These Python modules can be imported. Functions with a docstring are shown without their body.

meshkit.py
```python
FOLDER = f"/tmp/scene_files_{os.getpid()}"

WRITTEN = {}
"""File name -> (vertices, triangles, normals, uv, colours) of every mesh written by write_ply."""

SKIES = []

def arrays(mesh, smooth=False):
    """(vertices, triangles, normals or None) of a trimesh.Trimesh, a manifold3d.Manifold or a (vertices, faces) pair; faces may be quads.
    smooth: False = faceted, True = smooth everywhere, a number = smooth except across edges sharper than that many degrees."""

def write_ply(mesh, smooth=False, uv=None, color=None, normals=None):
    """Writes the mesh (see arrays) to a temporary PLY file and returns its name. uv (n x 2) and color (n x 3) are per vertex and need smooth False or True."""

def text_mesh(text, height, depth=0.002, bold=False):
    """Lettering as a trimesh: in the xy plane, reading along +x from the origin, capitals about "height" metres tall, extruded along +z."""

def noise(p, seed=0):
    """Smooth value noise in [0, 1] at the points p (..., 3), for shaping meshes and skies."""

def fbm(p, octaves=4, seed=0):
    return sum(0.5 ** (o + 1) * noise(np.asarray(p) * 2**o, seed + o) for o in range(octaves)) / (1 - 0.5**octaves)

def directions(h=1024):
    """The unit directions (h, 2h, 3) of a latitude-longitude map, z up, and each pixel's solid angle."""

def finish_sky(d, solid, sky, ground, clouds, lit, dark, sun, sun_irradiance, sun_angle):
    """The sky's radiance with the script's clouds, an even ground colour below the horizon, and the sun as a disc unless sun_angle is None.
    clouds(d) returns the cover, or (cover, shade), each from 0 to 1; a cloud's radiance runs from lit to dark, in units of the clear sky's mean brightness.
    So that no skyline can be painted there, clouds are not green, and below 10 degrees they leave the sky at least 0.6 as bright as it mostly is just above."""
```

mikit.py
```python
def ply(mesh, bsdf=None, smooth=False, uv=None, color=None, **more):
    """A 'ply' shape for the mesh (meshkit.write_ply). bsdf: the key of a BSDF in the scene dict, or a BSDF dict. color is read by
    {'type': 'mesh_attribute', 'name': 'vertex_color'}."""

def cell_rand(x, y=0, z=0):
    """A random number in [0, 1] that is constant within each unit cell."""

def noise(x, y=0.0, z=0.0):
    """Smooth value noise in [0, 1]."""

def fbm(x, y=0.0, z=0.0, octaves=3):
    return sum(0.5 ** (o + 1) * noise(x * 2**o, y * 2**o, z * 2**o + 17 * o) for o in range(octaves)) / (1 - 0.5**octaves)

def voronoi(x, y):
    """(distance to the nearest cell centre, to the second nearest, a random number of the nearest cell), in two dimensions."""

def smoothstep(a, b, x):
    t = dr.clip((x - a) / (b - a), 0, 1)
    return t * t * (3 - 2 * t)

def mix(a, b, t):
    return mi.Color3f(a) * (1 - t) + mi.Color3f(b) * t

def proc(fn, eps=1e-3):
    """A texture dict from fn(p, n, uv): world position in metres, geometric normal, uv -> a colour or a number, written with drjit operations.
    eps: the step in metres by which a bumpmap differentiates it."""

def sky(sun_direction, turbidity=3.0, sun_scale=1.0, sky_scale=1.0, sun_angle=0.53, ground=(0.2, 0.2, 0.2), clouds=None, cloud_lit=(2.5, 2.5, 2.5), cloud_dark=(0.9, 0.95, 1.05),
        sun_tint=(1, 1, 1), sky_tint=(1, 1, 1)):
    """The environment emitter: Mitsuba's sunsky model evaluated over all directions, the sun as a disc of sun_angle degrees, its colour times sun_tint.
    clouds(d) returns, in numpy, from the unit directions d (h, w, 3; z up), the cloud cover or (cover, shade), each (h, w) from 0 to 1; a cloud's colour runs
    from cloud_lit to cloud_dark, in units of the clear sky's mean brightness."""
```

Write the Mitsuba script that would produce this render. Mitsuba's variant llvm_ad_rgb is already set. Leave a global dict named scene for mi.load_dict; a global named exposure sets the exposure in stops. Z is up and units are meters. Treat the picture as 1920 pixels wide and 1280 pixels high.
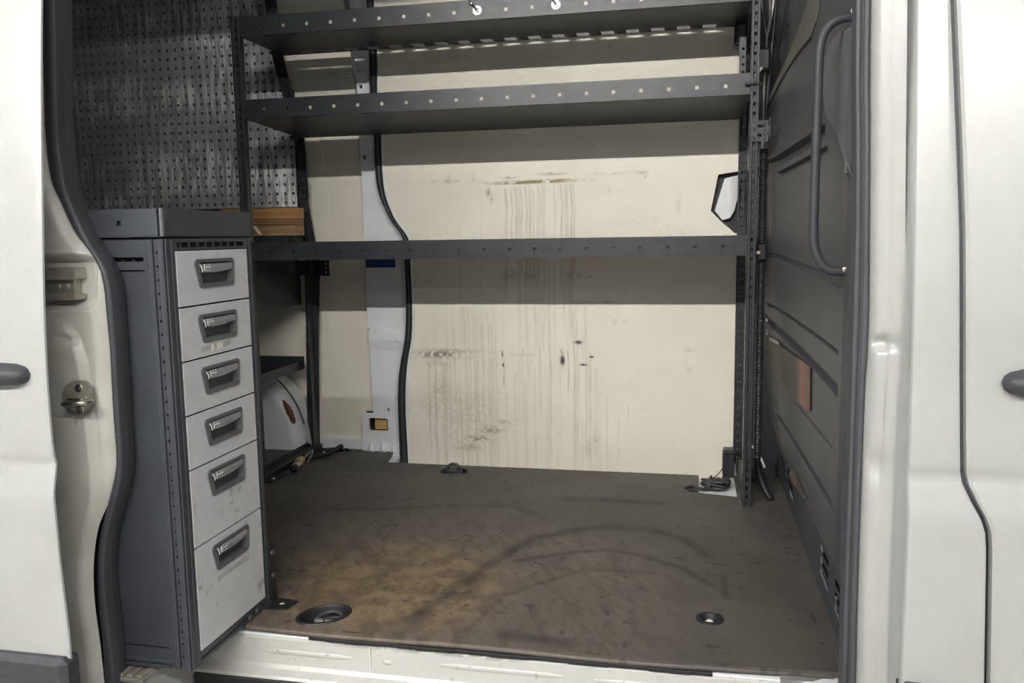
import math, random
import numpy as np, trimesh, shapely.geometry as sg, shapely.affinity as sa, shapely.ops as so
import mitsuba as mi, drjit as dr
import mikit, meshkit
from mikit import proc, noise, fbm, smoothstep, mix, cell_rand

random.seed(7)
rng = np.random.default_rng(7)
T = mi.ScalarTransform4f
scene, labels = {'type': 'scene'}, {}

# ------------------------------------------------------------------ camera, light, exposure
RIGHT, DOWN, FWD = ([0.97837461, 0.20625911, -0.01550186], [0.01060383, -0.12486327, -0.99211729], [-0.20656884, 0.97049799, -0.12435019])
EYE = [0, 0, 1.0]
scene['camera'] = {'type': 'perspective', 'fov': 2 * math.degrees(math.atan(960 / 1576)), 'fov_axis': 'x', 'near_clip': 0.05, 'far_clip': 60.0,
                   'to_world': T().look_at(origin=EYE, target=[EYE[i] + FWD[i] for i in range(3)], up=[-v for v in DOWN])}
exposure = 2.85
scene['ambient_fill'] = {'type': 'constant', 'radiance': {'type': 'rgb', 'value': [0.055, 0.055, 0.055]}}  # even ambient light added for the unseen workshop around the van
TUBE_RADIANCE = [60.0, 58.5, 55.0]
TUBE_ROW = dict(y=-1.95, z=3.03, x0=-3.9, length=1.38, scales=(1.5, 1.4, 1.25, .8, .5))
TUBE_ROW_BACK = dict(y=-4.4, z=3.03, x0=-1.3, length=1.38, scales=(.05, .05, .05))

# ------------------------------------------------------------------ helpers
def put(key, mesh, m, smooth=False, parent=None):
    if parent: key = parent + '__' + key
    if key in scene:
        n = 1
        while f'{key}_{n:03d}' in scene: n += 1
        key = f'{key}_{n:03d}'
    scene[key] = mikit.ply(mesh, m, smooth)
    return key
def tag(key, label, category=None, group=None, kind=None):
    d = labels.setdefault(key, {}); d['label'] = label
    if category: d['category'] = category
    if group: d['group'] = group
    if kind: d['kind'] = kind
    return key
def cat(*ms):
    out = []
    for m in ms: out += list(m) if isinstance(m, (list, tuple)) else [m]
    return trimesh.util.concatenate(out)
def box(x0, x1, y0, y1, z0, z1, b=0.0):
    if b <= 0:
        return trimesh.creation.box(bounds=[[x0, y0, z0], [x1, y1, z1]])
    p = []
    for x, sx in ((x0, 1), (x1, -1)):
        for y, sy in ((y0, 1), (y1, -1)):
            for z, sz in ((z0, 1), (z1, -1)):
                p += [(x, y + sy * b, z + sz * b), (x + sx * b, y, z + sz * b), (x + sx * b, y + sy * b, z)]
    return trimesh.convex.convex_hull(np.array(p))
def polys(p):
    return [g for g in getattr(p, 'geoms', [p]) if g.area > 1e-9]
def extr(poly, axis, a0, a1):
    """extrudes a polygon: axis y: (x,z); axis x: (y,z); axis z: (x,y)"""
    ms = []
    for g in polys(poly):
        m = trimesh.creation.extrude_polygon(g, a1 - a0, engine='earcut'); v = np.array(m.vertices); f = np.array(m.faces)
        if axis == 'y': v = np.stack([v[:, 0], a0 + v[:, 2], v[:, 1]], 1); f = f[:, ::-1]
        elif axis == 'x': v = np.stack([a0 + v[:, 2], v[:, 0], v[:, 1]], 1)
        else: v = v + [0, 0, a0]
        ms.append(trimesh.Trimesh(v, f, process=False))
    return cat(ms)
def rect(a0, a1, b0, b1, r=0.0):
    g = sg.box(a0, b0, a1, b1)
    return g if r <= 0 else sg.box(a0 + r, b0 + r, a1 - r, b1 - r).buffer(r, 6)
def tube(path, r, n=10, closed=False):
    p = np.asarray(path, float); k = len(p)
    t = np.gradient(p, axis=0)
    if closed: t = np.roll(p, -1, 0) - np.roll(p, 1, 0)
    t /= np.linalg.norm(t, axis=1, keepdims=True)
    u = np.cross(t[0], [0.31, 0.77, 0.55]); u /= np.linalg.norm(u); rings = []
    rr = np.broadcast_to(np.asarray(r, float), k)
    for i in range(k):
        u = u - t[i] * (u @ t[i]); u /= np.linalg.norm(u); w = np.cross(t[i], u)
        a = np.arange(n) / n * 2 * np.pi
        rings.append(p[i] + rr[i] * (np.cos(a)[:, None] * u + np.sin(a)[:, None] * w))
    v = np.vstack(rings); f = []
    m = k if closed else k - 1
    for i in range(m):
        j = (i + 1) % k
        for q in range(n):
            a, b, c, d = i * n + q, i * n + (q + 1) % n, j * n + (q + 1) % n, j * n + q
            f += [(a, b, c), (a, c, d)]
    if not closed:
        c0, c1 = len(v), len(v) + 1; v = np.vstack([v, p[0], p[-1]])
        for q in range(n):
            f += [(c0, (q + 1) % n, q), (c1, (k - 1) * n + q, (k - 1) * n + (q + 1) % n)]
    return trimesh.Trimesh(v, f, process=False)
def smooth_path(pts, n=8):
    """Catmull-Rom through the points"""
    p = np.asarray(pts, float); q = np.vstack([2 * p[0] - p[1], p, 2 * p[-1] - p[-2]]); out = []
    for i in range(1, len(q) - 2):
        for t in np.arange(n) / n:
            a, b, c, d = q[i - 1], q[i], q[i + 1], q[i + 2]
            out.append(0.5 * (2 * b + (c - a) * t + (2 * a - 5 * b + 4 * c - d) * t * t + (3 * b - a - 3 * c + d) * t ** 3))
    return np.vstack([out, p[-1]])
def loft(rows, close_u=False):
    """rows: (k, n, 3) grid of points -> surface; facing cross(d/dk, d/dn)"""
    g = np.asarray(rows, float); k, n = g.shape[:2]; f = []
    idx = np.arange(k * n).reshape(k, n)
    for i in range(k - 1):
        a, b = idx[i], idx[i + 1]
        if close_u: a, b = np.append(a, a[0]), np.append(b, b[0])
        f += [np.stack([a[:-1], b[:-1], b[1:]], 1), np.stack([a[:-1], b[1:], a[1:]], 1)]
    return trimesh.Trimesh(g.reshape(-1, 3), np.vstack(f), process=False)
def cyl(c, axis, r, h, n=20, r2=None, b=0.0):
    """cylinder from c along the axis letter, length h; r2 the far radius; b chamfer at the far end"""
    a = np.arange(n) / n * 2 * np.pi; r2 = r if r2 is None else r2
    st = [(0, 0), (r, 0)] + ([(r2, h - b), (r2 - b, h)] if b > 0 else [(r2, h)]) + [(0, h)]
    rows = np.array([[[q * math.cos(x), q * math.sin(x), hh] for x in a] for q, hh in st])
    v = rows.reshape(-1, 3)
    v = {'z': v, 'x': v[:, [2, 0, 1]], 'y': v[:, [1, 2, 0]]}[axis.strip('-')]
    if axis.startswith('-'):
        v = v * np.where(np.array([axis[1] == 'x', axis[1] == 'y', axis[1] == 'z']), -1, 1)
    m = loft(v.reshape(len(st), n, 3) + np.asarray(c, float), True)
    if not axis.startswith('-'): m.invert()
    m.fix_normals()
    return m
def dome(c, axis, r, h, n=16):
    prof = [(r * math.cos(t), h * math.sin(t)) for t in np.linspace(0, math.pi / 2, 6)]
    a = np.arange(n) / n * 2 * np.pi
    v = np.array([[[q * math.cos(x), q * math.sin(x), hh] for x in a] for q, hh in prof]).reshape(-1, 3)
    s = -1 if axis.startswith('-') else 1
    v = v * [1, 1, s]
    v = {'z': v, 'x': v[:, [2, 0, 1]], 'y': v[:, [1, 2, 0]]}[axis.strip('-')]
    m = loft(v.reshape(len(prof), n, 3) + np.asarray(c, float), True); 
    m = trimesh.Trimesh(m.vertices, m.faces, process=True); m.fix_normals()
    d = np.array({'x': [1, 0, 0], 'y': [0, 1, 0], 'z': [0, 0, 1]}[axis.strip('-')]) * s
    if (m.face_normals @ d).sum() < 0: m.invert()
    return m
def dense(m, e=0.12):
    v, f = trimesh.remesh.subdivide_to_size(m.vertices, m.faces, e, max_iter=20)
    return trimesh.Trimesh(v, f, process=False)
WZ, WY = [-.4, 0, 1.15, 1.45, 1.6, 1.78, 2.0, 2.4], [3.62, 3.62, 3.62, 3.60, 3.54, 3.475, 3.42, 3.31]
def yw(z): return np.interp(z, WZ, WY)
def bend(m, e=0.1):
    """leans a mesh built on the plane y = 3.62 in with the van's far side"""
    m = dense(m, e); v = np.array(m.vertices); v[:, 1] += yw(v[:, 2]) - 3.62
    return trimesh.Trimesh(v, m.faces, process=False)
def yskin(z): return 1.52 + .09 * np.clip((np.asarray(z) - .6) / .85, 0, 3) ** 1.5

# ------------------------------------------------------------------ materials
def rgbt(c): return {'type': 'rgb', 'value': list(c)}
def pbr(name, c, rough=0.5, metal=0.0, **k):
    col = c if isinstance(c, dict) else rgbt(c)
    scene[name] = {'type': 'twosided', 'bsdf': {'type': 'principled', 'base_color': col, 'roughness': rough, 'metallic': metal, **k}}
    return name
def speckle(base, amp, f, streak=1.0):
    def fn(p, n, uv):
        s = fbm(p.x * f, p.y * f, p.z * f * streak, 3)
        return mi.Color3f(base) * (1 + amp * (s - .5) * 2)
    return proc(fn)
def paint_fn(p, n, uv):
    s = fbm(p.x * 5, p.y * 5, p.z * 5, 3)
    return mix((.33, .333, .327), (.31, .312, .305), smoothstep(.45, .8, s))
WHITE = pbr('mat_white_paint', proc(paint_fn), .32, clearcoat=.5, clearcoat_gloss=.9)
WHITE2 = pbr('mat_inner_white_paint', (.73, .75, .78), .4)
def jamb_fn(p, n, uv):
    s = fbm(p.x * 9, p.y * 9, p.z * 9, 3); g = fbm(p.x * 40, p.y * 40, p.z * 14, 3)
    c = mix((.56, .55, .51), (.48, .47, .425), smoothstep(.35, .75, s))
    return mix(c, (.30, .28, .24), smoothstep(.72, .86, g) * .5)
JAMB = pbr('mat_jamb_paint', proc(jamb_fn), .36, clearcoat=.3)
STEEL = pbr('mat_dark_steel', speckle((.0225, .025, .0295), .22, 14), .42)
STEEL2 = pbr('mat_cabinet_steel', speckle((.040, .045, .054), .18, 9), .48)
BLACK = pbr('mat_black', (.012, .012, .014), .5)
HOLE = pbr('mat_hole_black', (.006, .006, .007), .8)
RUBBER = pbr('mat_seal_rubber', speckle((.045, .047, .056), .25, 30, .2), .55)
FARRUBBER = pbr('mat_far_seal_rubber', (.02, .023, .026), .5)
def drawer_fn(p, n, uv):
    s = fbm(p.x * 30, p.y * 30, p.z * 30, 3); low = smoothstep(.55, .25, p.z)
    c = mix((.60, .605, .63), (.53, .535, .555), s)
    g = smoothstep(.62, .8, fbm(p.y * 45, p.z * 38, 3.3, 3)) * (.2 + .8 * low)
    return mix(c, (.22, .22, .23), g * .7)
DRAWER = pbr('mat_drawer_front', proc(drawer_fn), .45)
BEZEL = pbr('mat_bezel', (.105, .105, .112), .45)
LATCH = pbr('mat_latch', speckle((.235, .235, .245), .3, 60), .42)
SILVER = pbr('mat_silver_print', (.85, .85, .85), .4)
TAPE = pbr('mat_tape', (.40, .40, .41), .5)
CREAMSTICKER = pbr('mat_sticker_cream', (.75, .70, .58), .6)
def part_fn(p, n, uv):
    s = fbm(p.y * 6, p.z * 6, 1.7, 4); k = smoothstep(.80, .86, fbm(p.y * 26, p.z * 90, 5.1, 3))
    c = mix((.056, .058, .064), (.072, .073, .079), s)
    return mix(c, (.16, .16, .155), k * .4)
PART = pbr('mat_partition', proc(part_fn), .48)
ZINC = pbr('mat_zinc', (.62, .60, .54), .28, 1.0)
ZINCDULL = pbr('mat_zinc_dull', speckle((.34, .325, .275), .25, 60), .42, .4)
BRIGHT = pbr('mat_bright_bolt', (.78, .77, .72), .35, .2)
HINGE = pbr('mat_hinge_grey', (.13, .125, .11), .4, .3)
BRASS = pbr('mat_brass', (.62, .50, .27), .3, 1.0)
CABLE = pbr('mat_cable', (.03, .03, .032), .4)
CABLEW = pbr('mat_cable_white', (.62, .61, .57), .45)
PLASTW = pbr('mat_white_plastic', (.70, .71, .71), .3)
STEP = pbr('mat_step_tread', speckle((.022, .022, .023), .4, 40), .6)
CLAD = pbr('mat_cladding', speckle((.034, .036, .042), .15, 80), .6)
GREYPL = pbr('mat_grey_plastic', (.16, .157, .15), .5)
BLUE = pbr('mat_blue_label', (.02, .05, .18), .5)
CARD = pbr('mat_cardboard', (.50, .33, .12), .7)
BOLTB = pbr('mat_black_bolt', (.045, .045, .05), .35)
CONC = pbr('mat_concrete', speckle((.30, .29, .27), .2, 3), .7)
def wood(name, a, b, f):
    def fn(p, n, uv):
        g = fbm(p.x * 3, p.y * 20, p.z * f, 4); k = fbm(p.x * 60, p.y * 60, p.z * 220, 2)
        return mix(a, b, smoothstep(.3, .7, g) * .8 + .2 * k)
    return pbr(name, proc(fn), .6)
WOOD1 = wood('mat_wood_orange', (.47, .25, .095), (.38, .19, .07), 60)
WOOD2 = wood('mat_wood_brown', (.28, .165, .085), (.17, .10, .05), 160)
WOOD3 = wood('mat_wood_tan', (.38, .235, .12), (.29, .175, .085), 90)
def rust_fn(p, n, uv):
    s = fbm(p.x * 40, p.y * 40, p.z * 40, 3)
    return mix((.20, .085, .03), (.09, .045, .025), s)
RUST = pbr('mat_rust', proc(rust_fn), .8)
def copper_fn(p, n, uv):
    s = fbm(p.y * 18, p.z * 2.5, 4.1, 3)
    a = smoothstep(2.78, 2.62, p.y); hot = dr.exp(-dr.square((p.y - 2.66 + .05 * (s - .5)) / .06)) + .5 * dr.exp(-dr.square((p.y - 2.52) / .03))  # orange sheen near the plate end, painted into the base colour
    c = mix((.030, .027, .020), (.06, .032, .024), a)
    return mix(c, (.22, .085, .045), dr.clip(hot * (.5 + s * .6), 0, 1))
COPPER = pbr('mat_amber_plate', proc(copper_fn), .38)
def perf_fn(p, n, uv):
    s = fbm(p.x * 52, 0.5, p.z * 3.0, 3); b = fbm(p.x * 3.4, 3.1, p.z * 6, 3); f2 = fbm(p.x * 120, 7.0, p.z * 16, 2)
    edge = smoothstep(-3.0, -1.85, p.x)  # panel lightens to the right: lamp reflection put into the colour
    w = smoothstep(.30, .80, s * .55 + f2 * .45) * (.25 + 1.0 * smoothstep(.32, .66, b)) * (.45 + .75 * edge)
    return mix((.25, .262, .285), (.80, .81, .82), dr.clip(w, 0, 1))  # pale streaks: adhesive residue plus painted highlights of the glossy steel
PERF = pbr('mat_perforated', proc(perf_fn), .36)
# cream wall lining with its scuffs and dried drips
DRIPS = [(-.79, 1.21, .72, .004, .75), (-.765, 1.21, .9, .003, .6), (-.745, 1.21, .95, .0035, .8), (-.722, 1.21, .80, .003, .7), (-.70, 1.21, .74, .0035, .8), (-.683, 1.21, .70, .004, .7), (-.668, 1.2, .66, .003, .7), (-.64, 1.2, .62, .0035, .5),
         (-.575, 1.22, 1.0, .003, .5), (-.545, 1.22, .75, .0035, .75), (-.53, 1.22, .6, .003, .6), (-.503, 1.22, .55, .004, .8), (-.492, 1.22, .0, .0035, .7), (-.90, 1.15, .7, .003, .35), (-1.0, 1.05, .4, .003, .3),
         (-.70, .85, .36, .005, .5), (-.66, .84, .50, .004, .6), (-.645, .85, .2, .003, .5), (-.63, .80, .5, .004, .55), (-.60, .76, .0, .004, .55), (-.985, .7, -.1, .006, .45), (-.965, .68, -.1, .004, .4), (-.93, .64, -.1, .005, .4), (-.905, .62, -.1, .006, .45), (-.875, .66, -.1, .004, .5),
         (-.86, .62, -.1, .005, .45), (-.845, .68, -.1, .004, .4), (-.80, .3, -.1, .004, .4), (-1.09, .42, -.1, .006, .5), (-1.13, .45, -.1, .005, .6), (-1.16, .44, .0, .004, .6), (-1.06, .44, .05, .004, .45), (-1.03, .35, -.1, .005, .4), (-.48, .7, .1, .0035, .5), (-.44, .7, .0, .005, .4), (-.425, .5, -.1, .006, .45), (-.40, .42, -.1, .004, .4),
         (-.76, .4, -.05, .004, .35), (-.71, .36, -.05, .004, .35), (-.52, .5, .3, .002, 1.0), (-.455, .56, .45, .0015, .9), (-.258, .26, .2, .002, .9), (-.81, .47, .35, .003, .5), (-.35, .3, -.1, .004, .3), (-.3, .22, 0, .003, .25)]
BLOBS = [(-.66, 1.230, .17, .007, 1.5, 1), (-.74, 1.226, .10, .004, 1.4, 1), (-.57, 1.236, .09, .004, 1.2, 1), (-.77, 1.252, .035, .006, .9, 1), (-.58, 1.262, .05, .007, .7, 1), (-1.04, 1.243, .11, .007, .35, 1), (-.93, 1.258, .012, .014, .5, 0), (-.865, 1.19, .010, .02, .8, 1), (-.852, 1.165, .006, .02, .7, 1), (-.30, 1.255, .12, .005, .35, 0), (-.20, 1.255, .022, .007, .6, 0), (-.187, 1.238, .006, .006, .9, 0),
         (-1.10, .475, .10, .018, .95, 2), (-1.06, .49, .14, .012, .5, 2), (-1.17, .468, .035, .012, .7, 2), (-1.12, .43, .08, .02, .35, 0), (-.77, .83, .035, .025, .5, 0), (-.69, .83, .03, .022, .4, 0), (-.48, .83, .055, .014, .5, 0), (-.42, .822, .03, .008, .6, 0), (-.35, .71, .03, .005, .7, 0), (-.45, .71, .10, .004, .35, 0),
         (-.545, .455, .009, .02, 1.2, 3), (-.55, .49, .008, .018, .6, 1), (-.475, .535, .016, .008, 1.0, 3), (-.452, .437, .014, .004, 1.1, 3), (-.417, .472, .008, .004, 1.2, 3), (-.815, .48, .003, .012, 1.2, 3), (-.812, .43, .004, .008, 1., 3), (-.81, .36, .004, .03, .8, 0), (-.715, .477, .05, .004, .55, 0), (-.72, .492, .004, .012, .5, 0),
         (-.93, .09, .07, .018, .9, 1), (-.98, .05, .06, .02, .7, 1), (-.87, .13, .05, .022, .8, 1), (-.81, .17, .04, .012, .5, 1), (-1.1, .30, .05, .08, .35, 0), (-1.15, .22, .06, .05, .3, 0), (-1.03, .26, .04, .03, .35, 0), (-.40, .10, .018, .02, .4, 0), (-.42, .06, .03, .03, .3, 0), (-.30, .92, .03, .01, .2, 0), (.0, .51, .018, .012, .45, 0), (.0, .42, .014, .014, .3, 0), (.085, 1.47, .02, .008, .5, 0), (-.9, 1.0, .3, .06, .06, 0), (-.25, 1.05, .12, .02, .14, 0), (-.1, 1.0, .08, .05, .12, 0), (-.05, 1.12, .012, .03, .35, 0), (-1.0, .2, .25, .15, .2, 0)]
def cream_fn(p, n, uv):
    x, z = p.x, p.z
    base = mix((.80, .765, .665), (.75, .715, .61), smoothstep(.35, .8, fbm(x * 3, 2.2, z * 3, 3)))
    wob = (fbm(z * 9, 1.0, 4.0, 2) - .5) * .012
    rough = fbm(x * 70, 3.0, z * 70, 3); brk = fbm(x * 60, 1.0, z * 14, 2)
    acc = [mi.Float(0), mi.Float(0), mi.Float(0), mi.Float(0)]
    d = mi.Float(0)
    for x0, z1, z0, w, s in DRIPS:
        d = dr.maximum(d, s * dr.exp(-dr.square((x - x0 + wob) / (w * 1.35))) * smoothstep(z0 - .03, z0 + .06, z) * (1 - smoothstep(z1 - .01, z1 + .01, z)))
    acc[1] = d * (.15 + .85 * brk)
    for x0, z0, rx, rz, s, k in BLOBS:
        q = dr.square((x - x0) / rx) + dr.square((z - z0) / rz)
        acc[k] = dr.maximum(acc[k], s * dr.exp(-q) * 1.25 * (smoothstep(.22, .60, rough) if k != 3 else smoothstep(.2, .4, rough)))
    st_ = smoothstep(.48, .74, fbm(x * 85, 2.0, z * 1.3, 3)) * (.4 + .6 * brk)
    zoneA = smoothstep(-1.22, -1.0, x) * smoothstep(-.80, -.88, x) * smoothstep(.80, .35, z)
    zoneB = smoothstep(-.86, -.80, x) * smoothstep(-.46, -.50, x) * smoothstep(1.235, 1.20, z) * smoothstep(.35, .9, z)
    zoneC = smoothstep(-.86, -.7, x) * smoothstep(-.34, -.42, x) * smoothstep(.7, .3, z) * .6
    acc[1] = dr.maximum(acc[1], st_ * dr.maximum(dr.maximum(zoneA * .5, zoneB * .45), zoneC * .5))
    fine = smoothstep(.735, .80, fbm(x * 22, 5.5, z * 16, 4)) * .35
    c = mix(base, (.30, .27, .21), dr.clip(acc[0] * .75 + fine * .5, 0, 1))
    c = mix(c, (.27, .21, .09), dr.clip(acc[1] * .72, 0, 1))
    c = mix(c, (.19, .135, .105), dr.clip(acc[2] * .8, 0, 1))
    return mix(c, (.06, .062, .055), dr.clip(acc[3], 0, 1))
CREAM = pbr('mat_cream_lining', proc(cream_fn), .42)
CREAMP = pbr('mat_cream_plain', speckle((.76, .725, .63), .06, 6), .42)
# ribbed rubber floor mat, with mud and skid marks
SKIDS = [([(-.72, 2.0), (-.643, 2.23), (-.582, 2.444), (-.501, 2.646), (-.373, 2.756), (-.251, 2.819), (-.123, 2.802), (-.015, 2.728), (.06, 2.6)], .026, .75),
         ([(-.52, 2.45), (-.354, 2.551), (-.248, 2.587), (-.145, 2.563), (-.013, 2.477), (.07, 2.36)], .014, .6),
         ([(-1.30, 2.83), (-1.143, 2.848), (-.9, 2.931), (-.633, 2.974), (-.55, 2.9)], .022, .5),
         ([(-.45, 3.09), (-.30, 3.10), (-.10, 3.09)], .03, .8), ([(-.30, 2.80), (-.13, 2.79)], .02, .7),
         ([(-.55, 1.97), (-.50, 2.2), (-.30, 2.42), (-.1, 2.43)], .012, .35), ([(-.45, 1.97), (-.29, 1.955)], .025, .6), ([(.11, 2.29), (.10, 2.44)], .012, .5)]
def floor_fn(p, n, uv):
    x, y = p.x, p.y
    a = fbm(x * 5, y * 5, 2.0, 4); b = fbm(x * 22, y * 22, 6.0, 4)
    c = mix((.088, .082, .073), (.115, .105, .093), smoothstep(.3, .75, a))
    mud = dr.exp(-(dr.square((x + .84) / .36) + dr.square((y - 2.22) / .36)))
    mud = smoothstep(.14, .75, mud * (.45 + 1.0 * a))
    pink = smoothstep(.05, .5, dr.exp(-(dr.square((x + .8) / .75) + dr.square((y - 2.25) / .55))))
    c = mix(c, mix((.175, .145, .122), (.14, .115, .096), b), pink * .75)
    c = mix(c, mix((.255, .188, .112), (.165, .115, .075), smoothstep(.35, .68, b)), mud)
    sw = fbm(x * 34 + y * 16 + 4 * a, y * 9 - x * 12, 1.0, 4)
    c = c * (1 - .22 * smoothstep(.48, .72, sw) * pink) * (1 + .20 * smoothstep(.52, .78, fbm(x * 60 + y * 40, (y - x) * 9, 3.0, 4)) * dr.clip(pink - .25, 0, 1))
    sk = mi.Float(0)
    for pts, w, s in SKIDS:
        for (x0, y0), (x1, y1) in zip(pts[:-1], pts[1:]):
            L2 = (x1 - x0) ** 2 + (y1 - y0) ** 2
            t = dr.clip(((x - x0) * (x1 - x0) + (y - y0) * (y1 - y0)) / L2, 0, 1)
            q = (dr.square(x - x0 - t * (x1 - x0)) + dr.square(y - y0 - t * (y1 - y0))) / (w * w)
            sk = dr.maximum(sk, s * dr.exp(-q))
    c = mix(c, (.042, .036, .031), dr.clip(sk * (.55 + .9 * b), 0, .92))
    spots = smoothstep(.78, .84, fbm(x * 34, y * 34, 9.0, 2))
    c = mix(c, (.04, .037, .033), spots * .6)
    c = c * .70
    rib = .5 + .5 * dr.sin(x * 2 * math.pi / .0085) * dr.sin(y * 2 * math.pi / .017)
    return c * (.86 + .28 * rib)
def floor_bump(p, n, uv):
    return (dr.sin(p.x * 2 * math.pi / .0085) * dr.sin(p.y * 2 * math.pi / .017)) * .00035
scene['mat_floor_mat'] = {'type': 'twosided', 'bsdf': {'type': 'bumpmap', 'tex': proc(floor_bump, .0008), 'scale': 1.0,
                          'bsdf': {'type': 'principled', 'base_color': proc(floor_fn), 'roughness': .58}}}
MAT = 'mat_floor_mat'
def sill_fn(p, n, uv):
    s = fbm(p.x * 8, p.y * 8, p.z * 8, 3); g = smoothstep(.50, .66, fbm(p.x * 30, 2.0, p.z * 60, 4) + smoothstep(-.036, -.016, p.z) * .24)
    sp = smoothstep(.76, .82, fbm(p.x * 90, p.y * 90, p.z * 90, 2))
    c = mix((.48, .478, .455), (.43, .425, .395), s)
    c = mix(c, (.06, .05, .04), dr.clip(g * 1.6, 0, 1) * smoothstep(-.036, -.018, p.z) * smoothstep(-1.0, -.8, p.x) * (1 - smoothstep(-.45, -.35, p.x)))
    return mix(c, (.25, .2, .15), sp * .6)
SILL = pbr('mat_sill_paint', proc(sill_fn), .35, clearcoat=.3)

# ================================================================== LARGE STRUCTURE
def mask_ring(c, rx, ry, rot): return sa.rotate(sa.scale(sg.Point(c).buffer(1, 24), rx, ry), rot)
CUPS = [((-.951, 1.992), .068, .050, 42, 0), ((-.983, 3.388), .056, .040, 0, 1), ((-1.645, 3.645), .075, .040, 0, 2)]
SOCKET = (.059, 2.147)
# floor: rubber mat with its cut-outs, white metal under it
mat_poly = sg.Polygon([(-4.2, 1.70), (-1.16, 1.70), (-1.16, 1.904), (.03, 1.904), (.345, 1.925), (.37, 2.0), (.37, 3.50), (.186, 3.50), (.186, 3.215), (.041, 3.245), (.043, 3.49), (-1.33, 3.485), (-1.373, 3.72), (-4.2, 3.72)])
for c, rx, ry, rot, k in CUPS: mat_poly = mat_poly.difference(mask_ring(c, rx, ry, rot))
mat_poly = mat_poly.difference(sg.Point(SOCKET).buffer(.030, 24))
floor = put('floor', extr(mat_poly, 'z', -.012, 0), MAT)
tag(floor, 'worn grey-brown ribbed rubber mat covering the van floor, muddy near the step', 'floor', kind='structure')
sub = rect(-4.2, .365, 1.90, 3.50).union(rect(-4.2, -1.32, 3.4, 3.76))
for c, rx, ry, rot, k in CUPS: sub = sub.difference(mask_ring(c, rx * .98, ry * .98, rot))
sub = sub.difference(sg.Point(SOCKET).buffer(.029, 24))
put('metal_sheet', extr(sub, 'z', -.035, -.018), WHITE2, parent=floor); tag('floor__metal_sheet', 'white painted floor metal showing in the cut-out')
lip = tube([(x, 1.903 + .004 * math.sin(x * 9), -.008) for x in np.linspace(-1.13, .03, 40)] + [(.2, 1.915, -.01), (.33, 1.93, -.014)], .007, 8)
put('mat_edge', lip, MAT, True, floor)
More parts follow.
